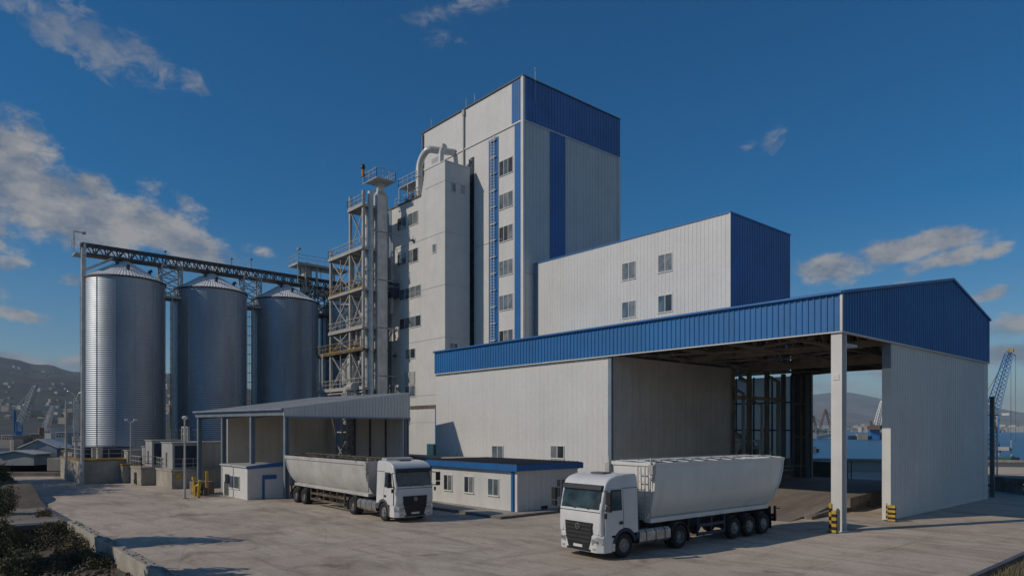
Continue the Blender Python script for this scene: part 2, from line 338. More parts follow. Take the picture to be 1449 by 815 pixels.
SKY_AIR, SKY_DUST, SKY_OZ, SKY_STR, SKY_SAT = 1.0, .15, 3.5, .12, 1.5
CLOUD_D, CLOUD_L = (.26,.31,.40), (.62,.60,.58)
world()
vs_ = SC.view_settings; vs_.view_transform = 'Standard'; vs_.look = 'None'; vs_.exposure = -.78; vs_.gamma = 1; vs_.use_curve_mapping = False
SC.cycles.use_denoising = True; SC.cycles.max_bounces = 6; SC.cycles.volume_bounces = 0
# ------------------------------------------------------------------ building helpers
def fb(mb, face, c, s0,s1,o0,o1,z0,z1):
    return mb.box(s0,s1,c-o1,c-o0,z0,z1) if face == 'V' else mb.box(c+o0,c+o1,s0,s1,z0,z1)
def window(root, face, c, s0,s1,z0,z1, panes=2, fr=None, label=None, name='window', glass=None):
    w = .05; f = MB()
    for (a,b,e,g) in ((s0-w,s0,z0-w,z1+w),(s1,s1+w,z0-w,z1+w),(s0,s1,z1,z1+w),(s0,s1,z0-w,z0)): fb(f,face,c,a,b,-.01,.058,e,g)
    fb(f,face,c,s0-.1,s1+.1,.0,.09,z0-w-.04,z0-w-.002)
    for i in range(1,panes):
        x = s0+(s1-s0)*i/panes; fb(f,face,c,x-.03,x+.03,-.01,.055,z0,z1)
    o = f.build(name, fr or TRIM, root)
    if label: o['label'] = label
    g = MB()
    for i in range(panes): g.mi(WRNG.choice((0,1,1,0,2))); fb(g,face,c,s0+(s1-s0)*i/panes,s0+(s1-s0)*(i+1)/panes,.026,.032,z0,z1)
    g.build('glass', [glass or WINGL, GL2, GL3], o); return o
def win_px(root, face, c, px0,px1,py0,py1, panes=2, **k):
    on = onV if face=='V' else onU
    a,d0 = on(px0,c); b,d1 = on(px1,c); d = (d0+d1)/2
    return window(root, face, c, min(a,b), max(a,b), zz(py1,d), zz(py0,d), panes, **k)
def tube_thing_part(root, name, pts, r, m, n=8): return MB().tube(pts,r,n).build(name, m, root, smooth=40)
def railing(mb, pts, h=1.05, step=1.5, r=.03, mid=True):
    for a,b in zip(pts[:-1],pts[1:]):
        a = Vector(a); b = Vector(b); n = max(1,round((b-a).length/step))
        for i in range(n+1):
            p = a+(b-a)*i/n; mb.bar(p, p+Vector((0,0,h)), r*1.6)
        mb.bar(a+Vector((0,0,h)), b+Vector((0,0,h)), r*1.8)
        if mid: mb.bar(a+Vector((0,0,h*.55)), b+Vector((0,0,h*.55)), r*1.4)
    return mb
def truss(mb, p, q, hgt, n, w=.12, side=0):
    p = Vector(p); q = Vector(q); up = Vector((0,0,hgt)); e = (q-p).normalized(); s = Vector((-e.y,e.x,0))*side
    for k in ((0,) if not side else (-.5,.5)):
        a = p+s*k; b = q+s*k; mb.bar(a,b,w); mb.bar(a+up,b+up,w)
        for i in range(n):
            x0 = a+(b-a)*i/n; x1 = a+(b-a)*(i+1)/n; xm = (x0+x1)/2
            mb.bar(x0, xm+up, w*.6); mb.bar(xm+up, x1, w*.6); mb.bar(x0, x0+up, w*.6)
        mb.bar(b, b+up, w*.6)
    if side:
        for i in range(n+1):
            x0 = p+(q-p)*i/n; mb.bar(x0-s*.5, x0+s*.5, w*.5); mb.bar(x0-s*.5+up, x0+s*.5+up, w*.5)
            if i<n: mb.bar(x0-s*.5+up, p+(q-p)*(i+1)/n+s*.5+up, w*.4)
    return mb
def lattice_mast(mb, x,y,z0,z1, a, n, w=.14, bw=.07, ay=None):
    ay = ay or a; c = [(-a/2,-ay/2),(a/2,-ay/2),(a/2,ay/2),(-a/2,ay/2)]
    for (i,j) in c: mb.bar((x+i,y+j,z0),(x+i,y+j,z1),w)
    for k in range(n):
        e = z0+(z1-z0)*k/n; g = z0+(z1-z0)*(k+1)/n
        for q in range(4):
            (i,j),(m_,l) = c[q], c[(q+1)%4]
            mb.bar((x+i,y+j,e),(x+m_,y+l,g),bw); mb.bar((x+m_,y+l,e),(x+i,y+j,g),bw); mb.bar((x+i,y+j,g),(x+m_,y+l,g),bw)
    return mb
# ------------------------------------------------------------------ drive-through hall
HV, HU, HL, HB = 36.57, -15.78, -52.4, 62.2
ZS, ZE, RV, RZ, BZ = 10.42, 12.35, 53.7, 15.5, 13.6
def hall():
    r = thing('warehouse_hall', 'long white drive-through hall with blue fascia, blue gable and open bay', 'hall', (-31.3,HV,0))
    RW = -31.3
    w = MB(); w.box(HL+.05,RW-.02,HV+.02,HV+.25,0,ZS); w.clad((HL,HV),(RW-.3,HV),(0,-1),.25,ZS,.5,.014)
    w.box(HL,RW-.3,HV-.03,HV+.02,0,.25)
    w.box(HL,HL+.2,HV+.26,51,0,ZE); w.build('front_wall', WHITE, r)
    s = MB(); s.box(RW-.3,RW,HV-.06,HV+.14,0,ZS); s.build('corner_post', GBLUE, r)
    i = MB(); i.box(RW-.25,RW-.02,HV+.15,51.6,0,ZS); i.clad((RW,HV+.15),(RW,51.6),(1,0),1.9,ZS,1.1,.012); i.box(RW,RW+.03,HV+.15,51.6,1.82,1.9); i.box(RW,RW+.02,HV+.15,51.6,5.9,5.93)
    i.build('inner_wall', INNER, r)
    for v0,w_ in ((40.2,1.9),(45.2,.5),(48.6,.9)):
        h = MB(); h.box(RW,RW+.05,v0,v0+w_,.0 if w_<1 else .1,1.7); h.build('hatch', GREYPL if w_<1 else GREYCLAD, r)
    # far side bay walls
    b = MB(); b.box(-41,-40.8,51.3,HB,0,ZS); b.box(-40.8,RW,51.65,51.75,0,ZS-.02)
    b.box(-41,RW,HB-.15,HB,0,2.6); b.box(-41,RW,51.8,HB-.2,ZS+.15,ZS+.35); b.build('bay_wall', INNER, r)
    for k in range(5):
        x = -40.8+k*1.9; b = MB(); b.box(x+.06,x+1.84,HB-.1,HB-.08,2.65,ZS-.1); b.build('bay_sheet', SHEET, r); b = MB(); b.box(x-.06,x+.06,HB-.15,HB-.02,2.6,ZS); b.build('bay_post', STEELD, r)
    b = MB(); b.box(RW-.1,-29.45,HB-.12,HB-.02,0,ZS); b.box(-29.6,-29.3,HB-.3,HB+.0,0,ZS); b.build('rear_jamb', GREYPL, r)
    for x,m_,w_ in ((-30.95,GBLUE,.12),(-30.2,TRUSSM,.1),(-29.62,GBLUE,.16)): b = MB(); b.box(x-w_,x+w_,HB-.42,HB-.14,0,ZS-.1); b.build('rear_post', m_, r)
    for z in (1.9,4.6,7.6): b = MB(); b.box(-31.0,-29.5,HB-.5,HB-.43,z,z+.16); b.build('rear_rail', TRUSSM, r)
    for z in (5.2,7.8): b = MB(); b.box(-40.8,RW,HB-.22,HB-.12,z,z+.14); b.build('bay_girt', STEELD, r)
    g = MB(); g.box(HU-.38,HU-.02,43.2,HB,0.02,ZS); g.clad((HU,43.2),(HU,HB-1.0),(1,0),.35,ZS,.42,.035)
    g.box(HU,HU+.05,HB-1.0,HB,0.02,ZS); g.box(HU-.02,HU+.02,43.2,HB-1,.02,.35); g.build('side_wall', WHITE, r)
    e = MB(); e.box(HU-.42,HU+.06,43.12,43.22,.02,8.9); e.build('jamb', TRIM, r); e = MB(); e.box(HU-.42,HU+.05,43.12,43.22,8.9,ZS); e.build('jamb', GBLUE, r)
    p = MB(); p.box(-16.22,-15.66,HV-.1,HV-.04,0,ZS); p.box(-16.22,-15.66,HV+.42,HV+.48,0,ZS); p.box(-16.0,-15.88,HV-.04,HV+.42,0,ZS)
    p.box(-16.3,-15.58,HV-.18,HV+.56,0,.04); p.build('column', TRIM, r)
    x = MB(); x.box(-16.12,-15.8,HV-.13,HV-.1,7.9,8.2); x.box(-16.04,-16.0,HV-.15,HV-.13,8.02,8.12); x.build('junction_box', TRIM, r)
    def top(v): return ZE+(RZ-ZE)*(v-HV)/(RV-HV) if v<RV else RZ+(BZ-RZ)*(v-RV)/(HB-RV)
    f = MB(); V0 = HV-.14
    f.clad((HL-.05,V0),(HU+.1,V0),(0,-1),ZS+.02,ZE,.34,.05); f.box(HL,HU+.08,V0+.01,HV,ZS+.06,ZE-.02)
    f.clad((HL-.05,51),(HL-.05,V0),(-1,0),ZS+.02,ZE,.34,.05)
    f.build('front_fascia', BLUE, r)
    f = MB(); U0 = HU+.12
    f.clad((U0,V0),(U0,RV),(1,0),ZS+.02,lambda q: top(V0+q),.34,.05); f.clad((U0,RV),(U0,HB),(1,0),ZS+.02,lambda q: top(RV+q),.34,.05)
    f.prism([(HU-.1,V0+.1,ZS+.03),(HU-.1,HB,ZS+.03),(HU-.1,HB,BZ-.05),(HU-.1,RV,RZ-.05),(HU-.1,V0+.1,ZE-.05)],(.2,0,0))
    f.build('gable', BLUE, r)
    f = MB(); f.box(HL-.1,HU+.2,V0-.09,V0+.12,ZS-.06,ZS); f.box(HU-.02,HU+.2,V0+.12,HB,ZS-.06,ZS); f.build('drip_edge', TRIM, r)
    f = MB(); f.box(HU+.07,HU+.19,V0-.08,V0+.03,ZS+.02,ZE); f.build('corner_trim', TRIM, r)
    c = MB(); k = .16
    c.prism([(HL-.1,V0-.1,ZE),(HL-.1,RV,RZ),(HL-.1,HB+.1,BZ),(HL-.1,HB+.1,BZ+k),(HL-.1,RV,RZ+k),(HL-.1,V0-.1,ZE+k)],(HU-HL+.35,0,0)); c.build('roof', BLUEF, r)
    c = MB(); c.prism([(HL+.2,V0+.3,ZE-.1),(HL+.2,RV,RZ-.1),(HL+.2,HB-.3,BZ-.1),(HL+.2,HB-.3,BZ-.06),(HL+.2,RV,RZ-.06),(HL+.2,V0+.3,ZE-.06)],(HU-HL-.5,0,0)); c.build('roof_lining', LINING, r)
    c = MB(); c.tube([(HL,V0-.12,ZE+.07),(HU+.2,V0-.12,ZE+.07)],.09,8); c.build('gutter', BLUEF, r, smooth=50)
    t = MB(); t.clad((HU-.4,HB),(RW,HB),(0,1),ZS,BZ-.02,.34,.04); t.box(RW,HU-.4,HB-.15,HB-.01,ZS,BZ-.1); t.build('rear_fascia', RUSTY, r)
    for u in (-19.2,-22.8,-26.4,-30.2):
        t = MB(); truss(t,(u,HV+.3,ZS+.1),(u,HB-.3,ZS+.1),1.5,14,.17); t.bar((u,HV+.3,ZS+1.6),(u,RV,RZ-.5),.2); t.bar((u,HB-.3,ZS+1.6),(u,RV,RZ-.5),.2)
        t.build('roof_truss', TRUSSM, r)
    t = MB()
    for i_ in range(15):
        v = HV+.8+i_*1.72; t.box(RW,HU-.4,v,v+.12,top(v)-.35,top(v)-.15)
    for i_ in range(4):
        v = HV+3+i_*7; t.bar((RW,v,ZS+.15),(-18.6,v+5,ZS+.15),.12); t.bar((RW,v+5,ZS+.2),(-18.6,v,ZS+.2),.12)
    t.box(-31.0,-16.4,44.0,44.25,ZS-.05,ZS+.35); t.box(-31.0,-16.4,52.4,52.7,ZS-.35,ZS+.35); t.build('purlins', TRUSSM, r)
    for v in (51.9,54.6,57.6,60.6):
        t = MB(); t.box(RW-.16,RW+.16,v-.16,v-.10,0,ZS); t.box(RW-.16,RW+.16,v+.10,v+.16,0,ZS); t.box(RW-.04,RW+.04,v-.1,v+.1,0,ZS); t.build('column', TRUSSM if v<60 else GBLUE, r)
    t = MB(); t.box(RW-.12,RW+.12,52,60.4,7.9,8.2); t.build('crane_rail', YELD, r)
    for (a,b) in ((697,712),(780,798)): win_px(r,'V',HV,a,b,631,647.5)
    h = MB(); h.box(-49.9,-49.2,HV-.2,HV-.02,2.6,3.3); h.build('wall_box', TRIM, r)
    lt = thing('strip_light', 'white strip light fixed under the hall roof behind the tall white column', 'light', (-16.9,40.0,ZS-.1))
    l = MB(); l.box(-17.2,-16.6,39.2,40.7,9.98,10.14); l.build('diffuser', TRUCKW, lt, bevel=.03); l = MB(); l.box(-17.1,-16.7,39.3,40.6,10.14,10.3); l.build('housing', GREYPL, lt)
hall()
# ------------------------------------------------------------------ middle block with the blue end
def midblock():
    U0,U1,V0,V1,Z0,Z1 = -57.15,-32.4,53.4,64.0,10.9,24.0
    r = thing('office_block', 'white ribbed flat-roofed block with one solid blue end wall above the hall', 'building', (U1,V0,Z0))
    w = MB(); w.box(U0,U1-.02,V0+.02,V1,Z0,Z1-.05); w.clad((U0,V0),(U1,V0),(0,-1),Z0,Z1,.42,.022); w.build('wall', WHITE, r)
    b = MB(); b.clad((U1,V0),(U1,V1),(1,0),Z0,Z1,.42,.04); b.box(U1-.03,U1-.01,V0+.02,V1,Z0,Z1-.02); b.build('end_wall', BLUE, r)
    c = MB(); c.box(U1-.14,U1+.07,V0-.07,V1+.05,Z1,Z1+.14); c.box(U0,U1-.14,V0-.07,V0+.14,Z1,Z1+.14); c.box(U0,U1-.14,V0+.14,V1,Z1,Z1+.06); c.build('roof_edge', BLUEF, r)
    c = MB(); c.box(U1-.1,U1+.06,V0-.06,V0-.005,Z0,Z1); c.build('corner_trim', TRIM, r)
    c = MB(); c.box(U0,U0+.55,V0-.1,V0,Z0,Z1+.02); c.build('corner_strip', GBLUE, r)
    for a,b_,y0,y1 in ((881,899,372,395),(932,951,360,384),(881,899,427,449),(932,951,418,441)): win_px(r,'V',V0,a,b_,y0,y1)
midblock()
# ------------------------------------------------------------------ tall tower
TV, TU, TL, TB, TZ, TBZ = 51.85, -57.3, -77.6, 68.5, 44.85, 40.0
def tower():
    r = thing('mill_tower', 'tall white ribbed tower with blue upper band and blue vertical stripes', 'tower', (TU,TV,0))
    w = MB(); w.box(TL,TU-.02,TV+.02,TB,0,TZ-.1)
    w.clad((TL,TV),(TU,TV),(0,-1),0,TZ,.5,.014); w.clad((TU,TV),(TU,TB),(1,0),0,TBZ,.55,.06); w.build('wall', WHITE, r)
    b = MB(); b.clad((TU+.03,TV),(TU+.03,TB),(1,0),TBZ,TZ,.5,.045); b.box(TU-.02,TU+.015,TV+.01,TB,TBZ,TZ-.01); b.build('blue_band', BLUE, r)
    def strip(px0,px1,z0,z1,face):
        on = onV if face=='V' else onU; c = TV if face=='V' else TU
        a,_ = on(px0,c); e,_ = on(px1,c); a,e = min(a,e),max(a,e); m = MB(); fb(m,face,c,a+.004,e-.004,0,.04,z0+.003,z1-.003)
        if face=='V': m.clad((a,c-.05),(e,c-.05),(0,-1),z0,z1,.33,.03)
        else: m.box(c+.045,c+.07,a+.01,e-.01,z0+.005,z1-.005); m.clad((c+.075,a),(c+.075,e),(1,0),z0,z1,.55,.04)
        return m.build('blue_stripe', BLUE, r)
    strip(724.5,738.6,TBZ+.1,TZ-.02,'V'); strip(728.5,738.6,0,TBZ-.1,'V'); strip(692,705.5,0,TBZ-.5,'V'); strip(778,799.5,0,TBZ-.06,'U')
    t = MB(); t.box(TU-.3,TU+.10,TV-.12,TV+.2,0,TZ+.02); t.build('corner_trim', TRIM, r)
    t = MB(); t.box(TL,TU-.3,TV-.12,TV-.0,TBZ-.12,TBZ+.06); t.box(TU+.0,TU+.12,TV+.2,TB,TBZ-.12,TBZ+.02); t.build('band_trim', TRIM, r)
    t = MB(); t.box(TL-.1,TU+.14,TV-.16,TB,TZ+.02,TZ+.16); t.build('parapet_cap', GREYPL, r)
    t = MB(); t.box(TL,TU-3.6,TV-.05,TV-.0,27.4,27.45); t.build('panel_seam', GREYCLAD, r); t = MB(); t.box(TU,TU+.075,TV+.2,TB,22.9,22.96); t.build('panel_seam', GREYCLAD, r)
    u,_ = onV(657.5,TV); t = MB(); t.tube([(u,TV-.16,TZ-.1),(u,TV-.16,34)],.11,8); t.box(u-.2,u+.2,TV-.3,TV-.02,TZ-.7,TZ-.1); t.build('downpipe', GREYCLAD, r, smooth=40)
    u,_ = onV(599.5,TV); t = MB(); t.tube([(u,TV-.16,TZ-.1),(u,TV-.16,34)],.10,8); t.build('downpipe', STEELD, r, smooth=40)
    v,_ = onU(876,TU); t = MB(); t.box(TU,TU+.1,TB-.45,TB,0,TBZ-.12); t.build('corner_trim', WHITE, r)
    a,_ = onV(664,TV); b_,_ = onV(671,TV); m = MB(); m.box(a,b_,TV-.07,TV+.0,4,38.5); m.build('dark_glazing', GLASSD, r)
    # climbing ladder on the blue stripe
    u,_ = onV(699.5,TV); l = MB()
    for s in (-.28,.28): l.bar((u+s,TV-.28,5),(u+s,TV-.28,TBZ-.3),.06)
    for i in range(int(35/.35)): l.bar((u-.28,TV-.28,5.2+i*.35),(u+.28,TV-.28,5.2+i*.35),.035)
    for i in range(18): l.box(u-.5,u+.5,TV-.26,TV-.08,6+i*1.95,6.09+i*1.95)
    l.build('ladder', TRIM, r)
    for y in (236.5,284,330.5,379,428,478): win_px(r,'V',TV,707,725.5,y-10.5,y+10,3)
    u,_ = onV(620,TV); p = MB(); p.box(u-1.4,u+.9,TV-.07,TV,37,40.8); p.build('access_panel', GREYCLAD, r)
    for px,y,h in ((755.5,107,5.4),):
        v,d = onU(px,TU); a = MB(); a.tube([(TU+.22,v,TZ-2.6),(TU+.22,v,TZ+1.2)],.035,8); a.lathe([(0,-.14),(.12,-.07),(.12,.07),(0,.14)],8,(TU+.22,v,TZ+1.3)); a.build('antenna', STEELP, r, smooth=50)
    for px in (607,656,668):
        u,d = onV(px,TV); a = MB(); a.tube([(u,TV+.4,TZ+.1),(u,TV+.4,TZ+1.6)],.05,6); a.build('lightning_rod', STEELP, r)
tower()
# ------------------------------------------------------------------ process block in front of the tower
BV, BU, BL, BZ1, BZ0 = 47.5, -66.2, -79.0, 36.9, 34.0
def procblock():
    r = thing('process_block', 'plain white stair block with strip windows and bent pipes on its stepped roof', 'building', (BU,BV,0))
    ue,_ = onV(601.5,BV); B2 = 51.15
    us,_ = onV(596,BV)
    w = MB(); w.prism([(BL,BV+.02,0),(BU,BV+.02,0),(BU,BV+.02,BZ1),(ue,BV+.02,BZ1),(us,BV+.02,BZ0),(BL,BV+.02,BZ0)],(0,B2-BV-.02,0))
    w.clad((BL,BV),(us,BV),(0,-1),0,BZ0,1.1,.015); w.clad((us,BV),(BU,BV),(0,-1),0,lambda q: min(BZ1,BZ0+(BZ1-BZ0)*q/(ue-us)) ,1.1,.015)
    w.build('wall', WHITE2, r)
    for z in (34.6,28.6,22.4,16.2,9.5,6.2): s = MB(); s.box(BL if z<BZ0 else ue+.05,BU+.02,BV-.035,BV,z,z+.035); s.box(BU,BU+.02,BV-.001,B2,z+.001,z+.034); s.build('panel_seam', GREYCLAD, r)
    k = MB(); k.box(BL+6,BU-.9,B2+.0,TV-.05,0,BZ1-1.2); k.build('expansion_joint', STEELD, r)
    c = MB(); c.box(ue-.1,BU+.06,BV-.07,BV+.12,BZ1,BZ1+.1); c.box(BU-.1,BU+.06,BV+.12,B2,BZ1,BZ1+.1); c.build('parapet_cap', TRIM, r)
    c = MB(); c.box(BL,us,BV-.12,BV+.14,BZ0,BZ0+.18); c.build('roof_edge', RUSTY, r)
    c = MB(); c.box(BL-.05,BL+.9,BV-.08,BV-.02,0,BZ0); c.build('corner_strip', GBLUE, r)
    for (a,b,y0,y1,n) in ((563,575,308,325,2),(578,591.5,301,318,2),(563,575,359,375,2),(578,591.5,353,371,2),(566,595.5,407,422,4),(566,595.5,449,463.5,4),(574.5,587.5,494,507,2),(573.5,587.5,546,561,2)):
        win_px(r,'V',BV,a,b,y0,y1,n)
    a,d = onV(573.5,BV); b,_ = onV(587.5,BV); l = MB(); l.box(a,b,BV-.1,BV-.02,zz(545,d),zz(527,d)); l.build('louvre', GREYCLAD, r)
    win_px(r,'V',BV,612.5,617,346,357,1); win_px(r,'U',BU,639.5,644.5,260,271.5,1); win_px(r,'U',BU,652,657.5,262.5,274,1)
    win_px(r,'U',BU,637,647,486,497,2)
    # bent ducts over the roof
    def P(px,py,v): u,d = onV(px,v); return Vector((u,v,zz(py,d)))
    v = 48.4; a = P(593,280,v); t = P(593,240,v); pts = [a,t]; R = 2.0
    for k_ in range(1,8):
        an = k_*pi/2/8; pts.append(Vector((t.x+R*(1-cos(an)), v+.2*k_/8, t.z+R*sin(an))))
    pts += [Vector((t.x+R,v+.4,t.z+R)), Vector((t.x+R+.9,TV-.1,t.z+R+.15))]
    m = MB(); m.tube(pts,.42,14)
    for z in (a.z+1.2,a.z+2.6): m.lathe([(.42,-.06),(.5,-.06),(.5,.06),(.42,.06)],14,(a.x,v,z))
    m.build('roof_duct', STEEL, r, smooth=50)
    a = P(624,231,v+.6); pts = [a-Vector((0,0,.6)),a+Vector((0,0,.7)),a+Vector((.08,0,1.2)),a+Vector((.35,0,1.65)),a+Vector((.8,0,1.85))]
    m = MB(); m.tube(pts,.36,14); m.build('roof_duct', STEEL, r, smooth=50)
    # railings and platform on the lower roof
    m = MB(); x0,_ = onV(556,BV); x1,_ = onV(592,BV); railing(m,[(x0,BV+.3,BZ0+.18),(x1,BV+.3,BZ0+.18)],1.1,1.2,.03); m.build('roof_railing', STEELP, r)
    m = MB(); xa,_ = onV(559,BV); xb,_ = onV(585,BV); zp = BZ0+2.6
    m.box(xa,xb,BV+.5,BV+2.6,zp,zp+.12)
    for x in (xa+.1,xb-.1,(xa+xb)/2):
        for y in (BV+.6,BV+2.5): m.bar((x,y,BZ0),(x,y,zp),.14)
    railing(m,[(xa,BV+.5,zp+.1),(xb,BV+.5,zp+.1),(xb,BV+2.6,zp+.1),(xa,BV+2.6,zp+.1),(xa,BV+.5,zp+.1)],1.1,1.1,.03)
    m.build('roof_platform', STEELP, r)
    m = MB()
    for i,x in enumerate((.2,.42,.68,.86)):
        px = xa+(xb-xa)*x; m.tube([(px,BV+1.2+.3*i,BZ0),(px,BV+1.2+.3*i,BZ0+1.2+.5*(i%2))],.22,10); m.box(px-.2,px+.4,BV+1,BV+1.6,BZ0+.1,BZ0+.7)
    m.build('roof_fan', STEELD, r, smooth=40)
    for y,x in ((505,560),(342,585)):
        p = P(x,y,BV-.05); m = MB(); m.box(p.x-.2,p.x+.2,BV-.4,BV-.02,p.z,p.z+.25); m.bar((p.x+.3,BV-.3,p.z+.1),(p.x+.3,BV-.3,p.z+.6),.05); m.build('wall_lamp', GREYPL, r)
procblock()
# ------------------------------------------------------------------ beam, blue post, lean-to beside the hall
def sidebits():
    r = thing('pipe_gantry', 'grey beam carried on a slim blue post at the left end of the hall', 'gantry', (-63.5,43.5,0))
    u0,d = onV(572,43.0); u1,d1 = onV(621,43.0); z = zz(574.5,d1)
    m = MB(); m.box(u0,u1,42.8,43.2,z-.25,z+.15); m.build('beam', RUSTY, r)
    up,_ = onV(618.5,43.0); m = MB(); m.box(up-.18,up+.18,42.85,43.15,0,z-.25)
    m.build('post', BLUEF, r); m = MB()
    for i in range(8): m.bar((up+.05,42.7,z-.6-.4*i),(up+.5,42.7,z-.6-.4*i),.05)
    m.bar((up+.5,42.7,z-.3),(up+.5,42.7,z-3.8),.05); m.build('ladder', BLUEF, r)
    u,d = onV(612,42.0); t = thing('switch_cabinet', 'small teal cabinet standing in the shade beside the blue post', 'cabinet', (u,42,0))
    m = MB(); m.box(u-.8,u+.5,41.8,42.4,2.3,zz(628,d)); m.build('body', TEAL, t, bevel=.03); m = MB(); m.box(u-.7,u-.2,41.77,41.8,2.5,3.8); m.box(u-.1,u+.4,41.77,41.8,2.5,3.8); m.build('door', TEAL, t)
    m = MB(); m.box(u-.9,u+.6,41.7,42.5,0,2.3); m.build('base', CONCD, t)
    r = thing('loading_wall', 'low grey concrete wall with pale top slab between the canopy and the small blue-roofed office', 'wall', (-50,34.5,0))
    m = MB(); m.box(-57.5,-45.0,34.6,36.2,0,2.78)
    for u in (-54.5,-51.2,-48.6): m.box(u,u+.12,34.54,34.6,0,2.78)
    m.build('wall', CONCD, r); m = MB(); m.box(-57.8,-44.8,34.3,36.3,2.78,2.98); m.build('top_slab', CONC, r)
sidebits()
# ------------------------------------------------------------------ small office
def office():
    U0,U1,V0,V1 = -41.8,-32.4,28.8,34.3; Zt = 2.72
    r = thing('site_office', 'single storey white office with flat dark blue roof, standing on a kerbed pavement', 'office', (U1,V0,0))
    zb = .15
    m = MB(); m.box(U0,U1-.02,V0+.02,V1,zb,Zt); m.clad((U0,V0),(U1,V0),(0,-1),zb,Zt,1.0,.008); m.clad((U1,V0),(U1,V1),(1,0),zb,Zt,.5,.02); m.build('wall', WHITE2, r)
    m = MB(); m.box(U0-.35,U1+.35,V0-.35,V1+.2,Zt,Zt+.38); m.build('roof_fascia', BLUEF, r)
    m = MB(); m.box(U0-.28,U1+.28,V0-.28,V1+.12,Zt+.38,Zt+.42)
    for i in range(24): u = U0-.2+i*.42; m.box(u,u+.06,V0-.2,V1,Zt+.42,Zt+.46)
    m.build('roof_sheet', ROOFD, r)
    m = MB(); m.box(U0-.1,U1+.1,V0-.1,V0-.02,Zt-.06,Zt); m.box(U1+.02,U1+.1,V0-.02,V1,Zt-.06,Zt); m.build('eaves_trim', TRIM, r)
    m = MB(); m.box(U1-.42,U1-.24,V0-.16,V0-.02,zb,Zt-.06); m.build('downpipe', BLUEF, r)
    m = MB(); m.box(U1-.16,U1+.05,V0-.05,V0+.12,zb,Zt-.07); m.build('corner_trim', TRIM, r)
    for a,b,y0,y1 in ((629,639.5,672,692.5),(658,670,674.5,696),(691.5,705.5,677.5,700)): win_px(r,'V',V0,a,b,y0,y1)
    win_px(r,'U',U1,787,799,678,702,2)
    v,d = onU(766,U1); v2,_ = onU(774.5,U1); m = MB(); m.box(U1,U1+.04,v,v2,zz(723,d),zz(715.5,d)); m.build('vent', VENTD, r)
    s = MB(); s.box(-46.5,-31.2,26.4,36.3,.004,.146); o = s.build('pavement', CONCD); o['kind'] = 'structure'
    o = MB().box(-46.3,-31.4,26.6,36.2,.14,.15).build('pavement_top', CONC); o['kind'] = 'structure'
office()
